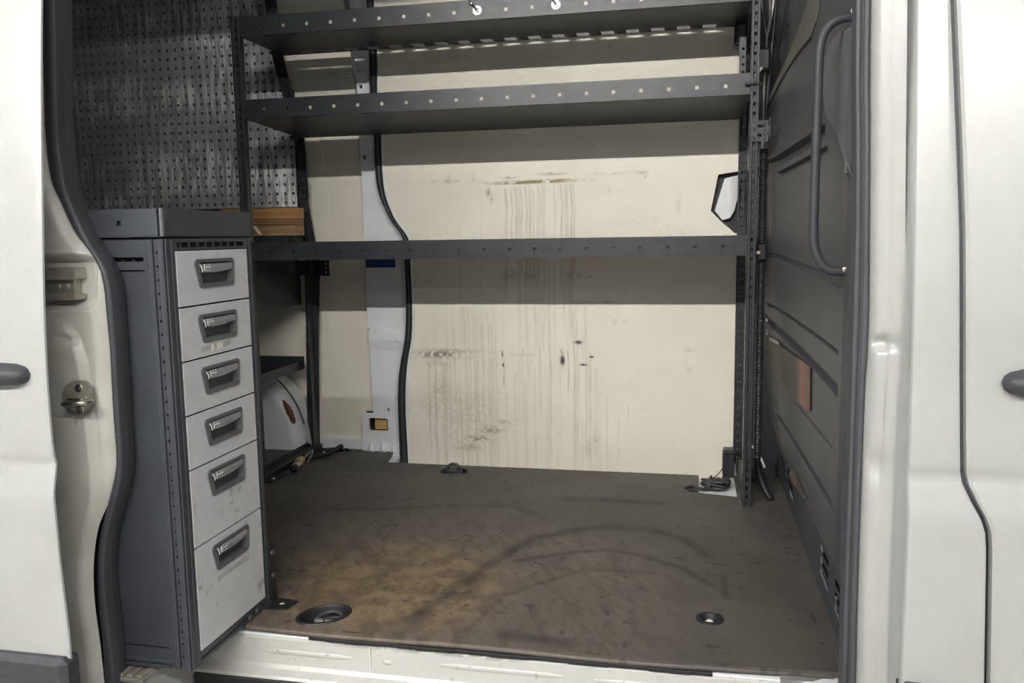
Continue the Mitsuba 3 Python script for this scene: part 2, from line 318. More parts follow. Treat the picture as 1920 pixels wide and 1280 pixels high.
put('gap_shade', cat([box(x, x + .05, 1.891 + .002 * math.sin(x * 31), 1.905, -.0215, -.0125, .001) for x in np.arange(-.95, .02, .048)]), BLACK, False, floor); tag('floor__gap_shade', 'black strip standing in for the shade in the gap below the mat')  # black strip added to draw the shaded gap under the mat edge
# step sill
prof = [(1.925, -.020), (1.900, -.022), (1.894, -.028), (1.891, -.094), (1.884, -.103), (1.860, -.110), (1.856, -.116), (1.858, -.124)]
xs = np.linspace(-1.45, .222, 30)
sill = loft([[(x, y, z) for y, z in prof] for x in xs]); sill.invert()
sl = put('wall_sill', sill, SILL, 20); tag(sl, 'white painted door sill with pressed ribs under the floor mat', 'sill', kind='structure')
def capsule(x0, x1, z, r, y=1.893):
    p = [(x, y, z) for x in np.linspace(x0, x1, 8)]
    m = tube(p, [r * .45, r] + [r] * 4 + [r, r * .45], 10); v = np.array(m.vertices); v[:, 1] = y + (v[:, 1] - y) * .55
    return trimesh.Trimesh(v, m.faces, process=False)
for x0, x1, z in [(-1.078, -.833, -.060), (-.748, -.722, -.062), (-.600, -.290, -.056), (-.215, .16, -.058)]: put('pressed_rib', capsule(x0, x1, z, .0075), SILL, True, sl)
put('panel_joint', box(-.784, -.781, 1.8895, 1.8945, -.094, -.026), JAMB, False, sl)
for x, z in [(-1.10, -.040), (-1.065, -.041), (-1.002, -.043), (-1.13, -.050), (-.43, -.078), (-.68, -.085), (-.02, -.045), (.1, -.05)]:
    put('dimple', dome((x, 1.893, z), '-y', .004, .002, 8), SILL, True, sl)
put('end_cap', extr(sg.Polygon([(.205, -.36), (.205, -.03), (.222, -.022), (.36, -.022), (.36, -.36)]), 'y', 1.862, 1.91), GREYPL, False, sl)
cover = loft([[(x, y, z - .012 * max(0, (x - .25) / .1)) for y, z in [(1.93, -.010), (1.905, -.014), (1.885, -.03), (1.87, -.08), (1.862, -.36)]] for x in np.linspace(.212, .37, 8)]); cover.invert()
put('step_cover', cover, GREYPL, True, sl); tag('wall_sill__step_cover', 'grey plastic corner cover')
st = put('step_tread', cat(box(-1.258, .36, 1.850, 1.870, -.36, -.118, .002), box(-1.258, .36, 1.56, 1.875, -.27, -.20, .004), [box(-1.18, .34, y, y + .008, -.20, -.196) for y in np.arange(1.58, 1.84, .022)]), STEP)
tag(st, 'black ribbed plastic step tread below the white door sill', 'step', kind='structure')
put('trim_step', box(-1.43, -1.262, 1.64, 1.90, -.30, -.034, .006), SILL); tag('trim_step', 'white metal corner of the step well under the drawer cabinet', 'step well', kind='structure')

# far side of the van
SEAL_L = [(-1.30, 2.25), (-1.318, 2.05), (-1.324, 1.978), (-1.343, 1.776), (-1.364, 1.632), (-1.38, 1.46), (-1.379, 1.229), (-1.332, 1.098), (-1.268, .997), (-1.262, .894), (-1.261, .726), (-1.272, .555), (-1.306, .382), (-1.316, .233), (-1.315, -.025), (-1.315, -.2)]
SEAL_R = [(-1.268, 2.25), (-1.286, 2.05), (-1.292, 1.976), (-1.305, 1.774), (-1.332, 1.609), (-1.345, 1.459), (-1.346, 1.228), (-1.307, 1.097), (-1.24, .996), (-1.235, .894), (-1.232, .702), (-1.238, .556), (-1.266, .408), (-1.278, .234), (-1.274, -.034), (-1.274, -.2)]
sL, sR = smooth_path(SEAL_L, 5), smooth_path(SEAL_R, 5)
wb = 'wall_back'
tag(wb, 'far side wall of the van, cream lining panels and a white painted pillar', 'wall', kind='structure')
notch = sg.Polygon([(.109, 1.238), (.30, 1.262), (.30, .985), (.216, .991), (.179, .998), (.123, 1.047), (.081, 1.091)]).buffer(-.006).buffer(.006)
big = sg.Polygon([(x + .012, z) for x, z in sR] + [(.42, -.2), (.42, 2.25)]).difference(notch)
put('lining_panel', bend(extr(big, 'y', 3.62, 3.632), .12), CREAM, False, wb); tag('wall_back__lining_panel', 'large cream door lining stained with brown drips and black scuffs')
put('lining_panel', cat(bend(extr(rect(-1.785, -1.462, -.05, 2.3).difference(rect(-1.512, -1.40, -.1, .18)), 'y', 3.72, 3.73), .15), box(-3.6, -1.785, 3.735, 3.745, -.05, 2.39)), CREAMP, False, wb); tag('wall_back__lining_panel_001', 'cream lining panel left of the white pillar')
PIL_L = [(-1.405, 2.25), (-1.416, 1.996), (-1.425, 1.769), (-1.441, 1.621), (-1.466, 1.469), (-1.466, 1.281), (-1.47, 1.017), (-1.465, .87), (-1.468, .672), (-1.461, .523), (-1.458, .321), (-1.455, .18), (-1.509, .179), (-1.515, .016), (-1.515, -.05)]
pil = sg.Polygon(PIL_L + [(x + .01, z) for x, z in sL[::-1] if z > -.06]).buffer(0)
for x, z, r in [(-1.419, 1.659, .0085), (-1.448, 1.363, .0075), (-1.38, .2, .0075)]: pil = pil.difference(sg.Point(x, z).buffer(r, 8) if z != 1.363 else sa.scale(sg.Point(x, z).buffer(r, 8), 1, 1.5))
pil = pil.difference(rect(-1.482, -1.384, .096, .158, .012))
pm = bend(extr(pil, 'y', 3.67, 3.69), .022); v = np.array(pm.vertices); 
v[:, 1] -= .012 * np.clip(1 - np.abs(v[:, 2] - .53) / .05, 0, 1) + .012 * np.exp(-((v[:, 0] - np.interp(v[:, 2], [q[1] for q in SEAL_L[::-1]], [q[0] for q in SEAL_L[::-1]])) / .02) ** 2)
put('pillar', trimesh.Trimesh(v, pm.faces, process=False), WHITE2, False, wb); tag('wall_back__pillar', 'white painted metal pillar with holes')
put('pillar_edge', bend(tube([(x - .006, 3.655, z) for x, z in sL], .006, 8), .5), WHITE2, True, wb)
put('pillar_edge', bend(tube([(x + .006, 3.622, z) for x, z in sR], .006, 8), .5), WHITE2, True, wb)
put('hole_back', box(-1.53, -1.30, 3.735, 3.745, .05, .30), HOLE, False, wb); put('hole_back', bend(cat(box(-1.46, -1.436, 3.70, 3.705, 1.34, 1.385), box(-1.435, -1.405, 3.70, 3.705, 1.64, 1.68)), .1), HOLE, False, wb)
for x0, x1 in [(-1.495, -1.45), (-1.435, -1.39), (-1.38, -1.345)]:
    xm = (x0 + x1) / 2
    put('pressed_rib', trimesh.convex.convex_hull(np.array([(x0, 3.675, .0), (x1, 3.675, .0), (xm, 3.675, .055), (xm, 3.645, .012), (x0 + .006, 3.655, 0), (x1 - .006, 3.655, 0)])), WHITE2, False, wb)
put('bottom_rail', box(-1.78, -1.51, 3.69, 3.74, -.05, .045, .004), WHITE2, False, wb)
put('inner_box', box(-1.46, -1.40, 3.70, 3.73, .098, .15), CARD, False, wb); tag('wall_back__inner_box', 'yellow foam inside the pillar hole')
seal3 = []
for (a, za), (b, zb) in zip(sL, sR):
    c = np.array([(a + b) / 2, (za + zb) / 2]); h = np.array([(b - a) / 2, (zb - za) / 2])
    seal3.append([(c[0] + h[0] * u, 3.634 - .022 * math.sqrt(max(0, 1 - u * u * .92)), c[1] + h[1] * u) for u in np.linspace(-1, 1, 9)])
sm = loft(seal3); v = np.array(sm.vertices); v[:, 1] += yw(v[:, 2]) - 3.62
put('trim_3', trimesh.Trimesh(v, sm.faces, process=False), FARRUBBER, True); tag('trim_3', 'black rubber seal curving down the far wall beside the white pillar', 'door seal', kind='structure')
put('far_label', bend(extr(rect(-1.465, -1.322, .866, .945), 'y', 3.6665, 3.669), .1), BLUE); tag('far_label', 'dark blue label on the white pillar just under the lowest long shelf', 'label')
# white pad in the notch of the lining
put('notch_surround', extr(rect(.04, .34, .95, 1.28), 'y', 3.655, 3.66), BLACK, False, wb)
npad = sg.Polygon([(.135, 1.222), (.20, 1.236), (.192, 1.16), (.176, 1.09), (.158, 1.060), (.128, 1.052), (.097, 1.092)]).buffer(-.008).buffer(.008)
m = dense(extr(npad, 'y', 3.632, 3.654), .02); v = np.array(m.vertices); v[:, 1] -= np.where(v[:, 1] < 3.64, .012 * np.exp(-((v[:, 0] - .16) / .03) ** 2), 0)
put('notch_pad', trimesh.Trimesh(v, m.faces, process=False), PLASTW, 40, wb); tag('wall_back__notch_pad', 'white plastic moulding in the cut-out')
# wheel arch
az = np.linspace(0, math.pi / 2, 14)
arch = []
for d, sc in [(0, 1.0), (.10, 1.0), (.14, .985), (.165, .95), (.175, .9), (.178, 0.0)]:
    arch.append([(-2.30 + (.535 * sc) * math.copysign(abs(math.cos(t)) ** .75, math.cos(t)), 3.72 - d, -.06 + .50 * sc * abs(math.sin(t)) ** .8) for t in np.linspace(0, math.pi, 30)])
am = loft(arch); am.fix_normals()
put('wheel_arch', am, WHITE2, 40); tag('wheel_arch', 'white wheel arch bulging from the far wall behind the cabinet', 'wheel arch', kind='structure')
def arch_pt(t, d=.10, sc=1.0): return (-2.30 + .537 * math.cos(t) ** .75, 3.72 - d - .004, -.06 + .502 * math.sin(t) ** .8)
rp = [arch_pt(t, .12) for t in np.linspace(.36, .62, 14)]
put('rust_streak', tube([(x - .012, y - .045, z - .008) for x, y, z in rp], [.005, .010, .012, .013, .012, .014, .016, .012, .014, .012, .010, .008, .006, .003], 8), RUST, True, 'wheel_arch'); tag('wheel_arch__rust_streak', 'brown rust along the seam')
put('seam', tube([(x + .004, y - .012, z + .004) for x, y, z in [arch_pt(t, .10) for t in np.linspace(.3, 1.2, 16)]], .0025, 6), BLACK, True, 'wheel_arch')

# roof, header over the door, van ends, ground
shell = cat(box(-4.2, 1.3, 1.5, 3.8, 2.40, 2.44), box(-4.2, 1.3, 1.56, 1.70, 2.33, 2.42, .004))
put('ceiling', shell, WHITE2); tag('ceiling', 'van roof and header above the door opening', 'roof', kind='structure')
put('wall_rear', box(-4.24, -4.2, 1.5, 3.8, -.1, 2.44), STEEL2); tag('wall_rear', 'dark rear end of the van load space', 'wall', kind='structure')
put('wall_far_skin', box(-4.24, 1.3, 3.80, 3.83, -.6, 2.44), WHITE2); tag('wall_far_skin', 'outer skin behind the far lining', 'wall', kind='structure')
put('ground', box(-9, 9, -7, 9, -.74, -.70), CONC); tag('ground', 'grey concrete workshop floor under the van', 'floor', kind='structure')

# partition to the cab
DZ, DD = [-.1, .05, .1, .35, .6, .95, 1.26, 1.5, 1.62, 1.85, 2.3], [0, 0, .006, .035, .06, .10, .105, .065, .03, .02, .02]
GROOVES = [(.605, .665, .016, .010, 2.17, 3.6), (.70, .735, .005, .005, 2.17, 3.4), (.871, .925, .012, .006, 2.18, 3.4), (1.275, 1.232, .020, .014, 2.42, 3.6), (1.222, 1.185, .009, .008, 2.38, 3.1), (.302, .30, .013, .009, 2.2, 3.4), (.45, .44, .004, .003, 2.22, 2.9)]
PY, PZ = np.linspace(2.03, 3.62, 160), np.concatenate([np.linspace(-.03, 1.32, 640), np.linspace(1.33, 2.39, 60)])
def xpart(y, z):
    y, z = np.asarray(y, float), np.asarray(z, float)
    s = np.clip((y - 2.2) / 1.25, 0, 1.12) ** 1.25
    x = .36 - np.interp(z, DZ, DD) * s
    for zn, zf, hw, dp, y0, y1 in GROOVES:
        zc = zn + (zf - zn) * (y - 2.17) / 1.28; fade = np.clip((y - y0) / .03, 0, 1) * np.clip((y1 - y) / .03, 0, 1)
        x = x + 2.0 * dp * fade * np.clip((hw - np.abs(z - zc)) / (hw * .35), 0, 1)
    x = x + .005 * np.clip((.165 + .03 * np.clip((y - 2.5), 0, 1) - z) / .012, 0, 1)
    x = x - .020 * np.exp(-((y - 3.28) / .05) ** 2) * np.clip((z - .55) / .3, 0, 1) * np.clip((1.5 - z) / .2, 0, 1)
    return x
gy, gz = np.meshgrid(PY, PZ, indexing='ij')
gx = xpart(gy, gz)
pm = loft(np.stack([gx, gy, gz], -1))
SLOTS = [(y0, y1, z, .009) for y0, y1 in [(2.024, 2.14), (2.248, 2.382), (3.02, 3.16), (3.24, 3.38)] for z in (.129, .095, .062)]
cen = pm.vertices[pm.faces].mean(1); keep = np.ones(len(cen), bool)
for y0, y1, z, h in SLOTS: keep &= ~((cen[:, 1] > y0) & (cen[:, 1] < y1) & (np.abs(cen[:, 2] - z) < h))
low = cen[:, 2] < .165 + .03 * np.clip(cen[:, 1] - 2.5, 0, 1)
full = trimesh.Trimesh(pm.vertices, pm.faces, process=False)
wp = put('wall_partition', trimesh.Trimesh(pm.vertices, pm.faces[keep & ~low], process=True), PART, 35)
put('skirt', trimesh.Trimesh(pm.vertices, pm.faces[keep & low], process=True), STEEL2, 35, wp); tag(wp + '__skirt', 'darker lower skirt with vent slots')
put('dark_fill', bend(box(.232, .42, 3.600, 3.612, -.1, 2.39), .2), STEEL, False, wp); tag(wp, 'dark grey moulded partition wall between load space and cab', 'wall', kind='structure')  # dark sheet added behind the conduit so the corner gap reads dark
for y0, y1, z, h in SLOTS: put('vent_slot', box(.372, .40, y0 - .01, y1 + .01, z - h - .006, z + h + .006), HOLE, False, wp)
cov = sg.Polygon([(2.03, 1.466), (2.20, 1.492), (2.335, 1.498), (2.42, 1.47), (2.446, 1.41), (2.452, 1.361), (2.41, 1.31), (2.368, 1.28), (2.203, 1.215), (2.10, 1.155), (2.083, 1.149), (2.05, 1.06), (2.03, .93)]).buffer(-.02).buffer(.02)
cin = cov.buffer(-.022)
ring_o, ring_i = (np.array([g.exterior.interpolate(t, normalized=True).coords[0] for t in np.linspace(0, 1, 90)[:-1]]) for g in (cov, cin))
k0 = np.argmin(np.linalg.norm(ring_i - ring_o[0], axis=1)); ring_i = np.roll(ring_i, -k0, 0)
bev = loft(np.array([[(.364, y, z) for y, z in ring_o], [(.340, y, z) for y, z in ring_i]]), True)
put('cover_bevel', bev, PART, False, wp)
COVER = pbr('mat_cover_grey', speckle((.105, .105, .115), .2, 12), .55)
put('raised_cover', extr(cin, 'x', .340, .345), COVER, False, wp); tag(wp + '__raised_cover', 'lighter grey raised cover behind the grab handle')
put('edge_trim', cat(box(.354, .374, 2.035, 2.10, .175, 2.39, .004), box(.350, .364, 2.005, 2.035, .175, 2.39, .004), box(.354, .374, 1.66, 2.02, -.4, 2.39, .004)), RUBBER, False, wp); tag('wall_partition__edge_trim', 'dark vertical trim strip at the door edge')
def on_part(pts, lift=.002, th=.004):
    """a thin sheet lying on the partition, outlined in (y, z)"""
    m = dense(extr(sg.Polygon(pts), 'x', 0, th), .03); v = np.array(m.vertices); base = .36 - np.interp(v[:, 2], DZ, DD) * np.clip((v[:, 1] - 2.2) / 1.25, 0, 1.12) ** 1.25
    v[:, 0] = base - lift - v[:, 0]
    return trimesh.Trimesh(v, m.faces[:, ::-1], process=False)
SEAM = smooth_path([(3.52, 1.455), (3.463, 1.479), (3.406, 1.498), (3.281, 1.538), (3.128, 1.562), (2.908, 1.572), (2.706, 1.569)], 6)
put('seam', tube([(float(xpart(y, z)) - .002, y, z) for y, z in SEAM], .0045, 6), BLACK, True, wp)
UPP = pbr('mat_upper_panel', speckle((.115, .11, .097), .15, 7), .5)
put('upper_panel', on_part([(y, z + .004) for y, z in SEAM] + [(2.648, 1.60), (2.60, 1.70), (2.60, 1.80), (2.74, 1.75), (2.87, 1.69), (3.051, 1.65), (3.28, 1.62), (3.45, 1.56), (3.53, 1.48)], .001, .004), UPP, False, wp); tag('wall_partition__upper_panel', 'lighter grey-tan panel above the curved seam')
for k, (y0, y1) in enumerate([(3.05, 3.5), (2.9, 3.45), (2.75, 3.3)]):
    put('pressed_fold', tube(smooth_path([(float(xpart(y0 + (y1 - y0) * t, 1.70 + .06 * k)) + .004, y0 + (y1 - y0) * t, 1.95 + .05 * k - .30 * t ** 1.5) for t in np.linspace(0, 1, 6)], 4), .014, 8), PART, True, wp)
SCR = pbr('mat_scrape', speckle((.085, .066, .05), .8, 22), .85)
put('scrape', on_part([(3.03, .15), (2.93, .20), (2.80, .205), (2.70, .195), (2.60, .20), (2.66, .175), (2.80, .163), (2.95, .145)], .003, .001), SCR, False, wp); tag('wall_partition__scrape', 'tan scraped patch low on the partition')

# near door seal
def interp_curve(o, n): 
    o = np.array(o); d = np.r_[0, np.cumsum(np.linalg.norm(np.diff(o, axis=0), axis=1))]; return np.stack([np.interp(np.linspace(0, d[-1], n), d, o[:, k]) for k in range(2)], 1)
SO = [(-1.31, 2.33), (-1.335, 1.8), (-1.356, 1.514), (-1.367, 1.349), (-1.374, 1.226), (-1.369, 1.139), (-1.353, 1.099), (-1.322, 1.029), (-1.29, .989), (-1.266, .951), (-1.257, .905), (-1.255, .84), (-1.253, .76), (-1.256, .673), (-1.257, .59), (-1.257, .529), (-1.263, .487), (-1.281, .432), (-1.304, .372), (-1.321, .315), (-1.331, .251), (-1.335, .164), (-1.333, .075), (-1.334, -.027), (-1.334, -.4)]
SI = [(-1.27, 2.33), (-1.297, 1.8), (-1.317, 1.511), (-1.329, 1.347), (-1.336, 1.224), (-1.328, 1.122), (-1.308, 1.064), (-1.281, 1.005), (-1.253, .959), (-1.241, .925), (-1.236, .885), (-1.235, .833), (-1.236, .74), (-1.237, .66), (-1.238, .585), (-1.239, .529), (-1.245, .475), (-1.264, .415), (-1.287, .355), (-1.301, .30), (-1.308, .245), (-1.309, .187), (-1.304, .07), (-1.302, -.023), (-1.302, -.4)]
nO, nI = smooth_path(SO, 5), smooth_path(SI, 5)
def seal_loft(A, B, y, h, ribs=1):
    rows = []
    for (a, za), (b, zb) in zip(A, B):
        row = []
        for u in np.linspace(0, 1, 15):
            bump = math.sin(math.pi * u) ** .5 if ribs == 1 else .35 + .65 * abs(math.sin(2 * math.pi * u)) ** .6
            if u in (0, 1): bump = -1.2
            row.append((a + (b - a) * u, y - h * bump, za + (zb - za) * u))
        rows.append(row)
    return loft(rows)
put('trim_1', seal_loft(nO, nI, 1.622, .012), RUBBER, True); tag('trim_1', 'dark rubber door seal curving along the left edge of the opening', 'door seal', kind='structure')
inner = loft([[(b[0], 1.63, b[1]), (b[0] - .004, 1.66, b[1]), (b[0] - .03, 1.70, b[1])] for b in nI])
put('lip', inner, RUBBER, True, 'trim_1')
RO = [(.290, 2.33), (.302, 1.397), (.309, 1.17), (.314, 1.002), (.318, .858), (.318, .78), (.316, .701), (.316, .436), (.317, .279), (.319, .139), (.32, -.4)]
RI = [(.262, 2.33), (.274, 1.399), (.281, 1.17), (.286, 1.002), (.287, .858), (.287, .799), (.288, .70), (.289, .435), (.289, .276), (.290, .136), (.291, -.4)]
put('trim_2', seal_loft(smooth_path(RO, 5), smooth_path(RI, 5), 1.622, .012, 2), RUBBER, True); tag('trim_2', 'dark double-ribbed rubber door seal along the right edge of the opening', 'door seal', kind='structure')

# left door pillar with its pressed shape
def sd_box(x, z, cx, cz, hx, hz, r):
    qx, qz = np.abs(x - cx) - hx + r, np.abs(z - cz) - hz + r
    return np.hypot(np.maximum(qx, 0), np.maximum(qz, 0)) + np.minimum(np.maximum(qx, qz), 0) - r
zs = np.concatenate([np.linspace(-.4, .45, 60), np.linspace(.455, 1.1, 170), np.linspace(1.11, 2.33, 50)])
zo, xo = nO[::-1, 1], nO[::-1, 0]
us = np.linspace(0, 1, 130)
rows = []
for z in zs:
    xb = np.interp(z, zo, xo) + .002
    x = -1.62 + (xb + 1.62) * us ** .8
    y = 1.596 + .022 * np.clip((x - (xb - .028)) / .028, 0, 1) ** 2
    d = sd_box(x, z, -1.36, .915, .098, .062, .03)
    y = y + .034 * np.clip(-d / .018, 0, 1) - .003 * np.exp(-(d / .008) ** 2)
    xr = np.interp(z, [-.4, .55, .74, .80, .86], [-1.30, -1.283, -1.292, -1.31, -1.36])
    y = y - .014 * np.clip((xr - x) / .018, 0, 1) * np.clip((.835 - z) / .03, 0, 1) * np.clip((z + .1) / .3, .3, 1)
    y = y + .010 * np.exp(-((z - .79) / .012) ** 2) * np.exp(-((x + 1.335) / .03) ** 2)
    rows.append(np.stack([x, y, np.full_like(x, z)], 1))
lp = loft(rows); lp.invert()
wl = put('wall_left', lp, JAMB, 50); tag(wl, 'cream-white painted door pillar at the left of the opening', 'door pillar', kind='structure')
put('outer_skin', loft([[(-4.2, float(yskin(z)), z), (-1.62, float(yskin(z)), z), (-1.60, 1.6, z)] for z in np.linspace(-.4, 2.33, 30)][::-1]), WHITE, False, wl)

# right pillar and body side, from the seal outwards
gapx = lambda z: np.interp(z, [-.5, .22, .455, .487, .510, .538, .566, .591, .644, .758, .999, 1.204, 1.384, 2.3], [.519, .5115, .503, .500, .4925, .478, .4655, .460, .457, .453, .4475, .438, .430, .39])
def belt(z):
    t = np.clip((.572 - z) / .075, 0, 1)
    return -.013 * t * t * (3 - 2 * t) + .004 * np.exp(-((z - .578) / .014) ** 2)
zz = np.concatenate([np.linspace(-.4, .45, 40), np.linspace(.46, .70, 60), np.linspace(.71, .88, 40), np.linspace(.90, 2.33, 45)])
rows = []
for z in zz:
    x0 = np.interp(z, [q[1] for q in RO[::-1]], [q[0] for q in RO[::-1]]); ys = float(yskin(z)) + float(belt(z)); g = float(gapx(z)) - .004
    dent = .016 * math.exp(-((z - .80) / .012) ** 2) + .012 * math.exp(-((z - .575) / .03) ** 2)
    k = min(1, max(0, (1.5 - z) / .5))
    dx = 0.006 * math.exp(-((z - .68) / .06) ** 2) 
    base = [(x0 - .004, 1.634), (x0 + .001, 1.612), (x0 + .006 + dx, 1.600 + dent * .5), (x0 + .014 + dx, 1.594 + dent), (x0 + .024 + dx, 1.592 + dent), (x0 + .028, 1.5905 + dent * .8), (x0 + .031, 1.588 + dent * .6), (x0 + .036, 1.586 + dent * .5), (x0 + .044, 1.584 + dent * .4), (x0 + .050, 1.580), (x0 + .053, ys + .034), (max(x0 + .054, .366), ys + .016), (.369, ys + .005), (.374, ys), (.382, ys - .001), (.42, ys - .001), (g - .006, ys), (g - .001, ys + .004), (g, ys + .022)]
    rows.append([(x, y, z) for x, y in base])
rp_ = loft(rows); rp_.invert()
wr = put('wall_right', rp_, WHITE, 30); tag(wr, 'white painted door pillar and body side to the right of the opening', 'door pillar', kind='structure')
put('door_gap', loft([[(float(gapx(z)) - .008, float(yskin(z)) + .018, z), (float(gapx(z)) + .010, float(yskin(z)) + .018, z)] for z in zz][::-1]), RUBBER, False, wr)
put('cladding', cat(box(.369, .503, 1.488, 1.54, -.4, .211, .01)), CLAD, False, wr); tag('wall_right__cladding', 'black plastic cladding along the bottom')
# front passenger door
rows = []
for z in zz:
    ys = float(yskin(z)) + float(belt(z)); g = float(gapx(z)) + .004
    rows.append([(g, ys + .022, z), (g + .001, ys + .004, z), (g + .006, ys, z)] + [(x, ys - .03 * math.sin(max(0, (x - .5)) * .9) * 0, z) for x in np.linspace(.545, 1.6, 12)])
fd = loft(rows); fd.invert()
d2 = put('door_2', fd, WHITE, 30); tag(d2, 'white front passenger door at the right edge behind a dark gap', 'door', kind='structure')
hp = []
for t, r in [(0, .002), (.004, .011), (.012, .017), (.03, .0215), (.07, .0235), (.13, .0235), (.18, .02), (.21, .008)]:
    hp.append([(.5105 + t, 1.522 - .035 * min(1, r / .0235) * max(.0, math.sin(a)) , .745 + 1.04 * r * math.cos(a)) for a in np.linspace(0, math.pi, 12)])
hm = loft(hp); hm.fix_normals()
put('door_handle', hm, CLAD, True, d2); tag('door_2__door_handle', 'dark plastic door handle')
# open sliding door at the left
DE = [(-1.285, 2.33), (-1.272, 1.481), (-1.260, 1.059), (-1.258, .849), (-1.256, .743), (-1.250, .552), (-1.249, .497), (-1.247, .474), (-1.246, .363), (-1.239, .192), (-1.240, .099), (-1.24, -.4)]
rows = []
for z in zz:
    e = float(np.interp(z, [q[1] for q in DE[::-1]], [q[0] for q in DE[::-1]])); ys = float(yskin(z)) - .10 + float(belt(z + .02))
    rows.append([(-4.0, ys, z), (-2.6, ys, z)] + [(x, ys, z) for x in np.linspace(-1.6, e - .014, 8)] + [(e - .005, ys + .0015, z), (e - .001, ys + .004, z), (e, ys + .008, z), (e - .004, ys + .013, z), (e - .05, ys + .016, z), (e - .07, ys + .06, z)])
sd = loft(rows); sd.invert()
d1 = put('door_1', sd, WHITE, 30); tag(d1, 'white sliding door pushed open at the left edge', 'door', kind='structure')
hp = []
for t, r in [(0, .002), (.004, .011), (.012, .017), (.03, .0215), (.07, .0235), (.13, .0235), (.18, .02), (.21, .008)]:
    hp.append([(-1.290 - t, 1.425 - .035 * min(1, r / .0235) * max(0, math.sin(a)), .740 + r * math.cos(a)) for a in np.linspace(0, math.pi, 12)])
hm = loft(hp); hm.fix_normals()
put('door_handle', hm, CLAD, True, d1); tag('door_1__door_handle', 'dark plastic door handle')
put('cladding', box(-3.9, -1.236, 1.385, 1.44, -.4, .158, .012), CLAD, False, d1); tag('door_1__cladding', 'black plastic cladding along the bottom')

# ================================================================== OBJECTS
def sq(x, z, s): return rect(x - s / 2, x + s / 2, z - s / 2, z + s / 2)
# ---- main shelving unit
su = 'shelving_unit'; tag(su, 'dark steel shelving unit with three long shelves against the cream wall', 'shelving')
YF = 3.10
def post_front(x0, x1, zt, zb=0.0, pitch=.0335):
    xm = (x0 + x1) / 2
    holes = so.unary_union([rect(xm - .004, xm + .004, z, z + .012) for z in np.arange(zb + .03, zt - .02, pitch)])
    web = extr(rect(x0 + .009, x1 - .009, zb, zt).difference(holes), 'y', YF + .006, YF + .008)
    return cat(web, box(x0, x0 + .0105, YF - .002, YF + .03, zb, zt, .0015), box(x1 - .0105, x1, YF - .002, YF + .03, zb, zt, .0015))
put('front_post', post_front(.1965, .2265, 2.35), STEEL, False, su)
put('front_post', post_front(-1.760, -1.724, 1.862), STEEL, False, su)
# right rear post, perforated, and the foot plate
rr = rect(.186, .222, 0.03, 2.2)
rr = rr.difference(so.unary_union([rect(.198, .206, z, z + .009).union(rect(.211, .2145, z, z + .009)) for z in np.arange(.05, 2.2, .036)]))
rp2 = bend(extr(rr, 'y', 3.595, 3.598), .2)
put('rear_post', rp2, STEEL, False, su)
foot = sg.Polygon([(3.105, 0), (3.60, 0.0), (3.60, .045), (3.13, .17), (3.105, .17)])
put('foot_plate', extr(foot, 'x', .1975, .2005), STEEL, False, su)
for z in (.955, 1.50, 1.81): put('end_bar', box(.212, .2225, 3.13, 3.60, z, z + .03, .001), STEEL, False, su)

# left rear post with the bent upper gusset
YR = 3.645
def rear_y(z): return np.interp(z, [0, 1.2, 1.45, 1.62, 1.8, 2.05, 2.3], [3.655, 3.65, 3.60, 3.50, 3.43, 3.40, 3.38]) - 3.655
lr = sg.Polygon([(-1.79, 0), (-1.73, 0), (-1.71, .52), (-1.685, .90), (-1.703, .99), (-1.728, 1.16), (-1.71, 1.46), (-1.705, 1.6), (-1.715, 1.80), (-1.725, 2.3), (-1.775, 2.3), (-1.765, 1.8), (-1.752, 1.6), (-1.770, 1.46), (-1.775, 1.16), (-1.758, .9), (-1.772, .52)])
lr = lr.difference(so.unary_union([sq(x + (.012 if z < .52 else 0), z, .008) for z in np.arange(.06, .62, .036) for x in (-1.770,)] + [sq(x, z, .008) for z in np.arange(1.02, 1.5, .036) for x in (-1.758, -1.742)]))
m = dense(extr(lr, 'y', 3.655, 3.662), .08); v = np.array(m.vertices); v[:, 1] += rear_y(v[:, 2])
put('rear_post', trimesh.Trimesh(v, m.faces, process=False), STEEL, False, su)
m = dense(cat(box(-1.734, -1.730, 3.60, 3.655, 0, .95)), .1)
put('post_flange', m, STEEL, False, su)
SHELVES = [(1.785, 1.857, 3.462, 1.0, 0.0), (1.474, 1.546, 3.585, 1.0, -.022), (.9185, .990, 3.55, 1.0, 0.0)]
HOLEX = np.arange(-1.636, .2, .0972)
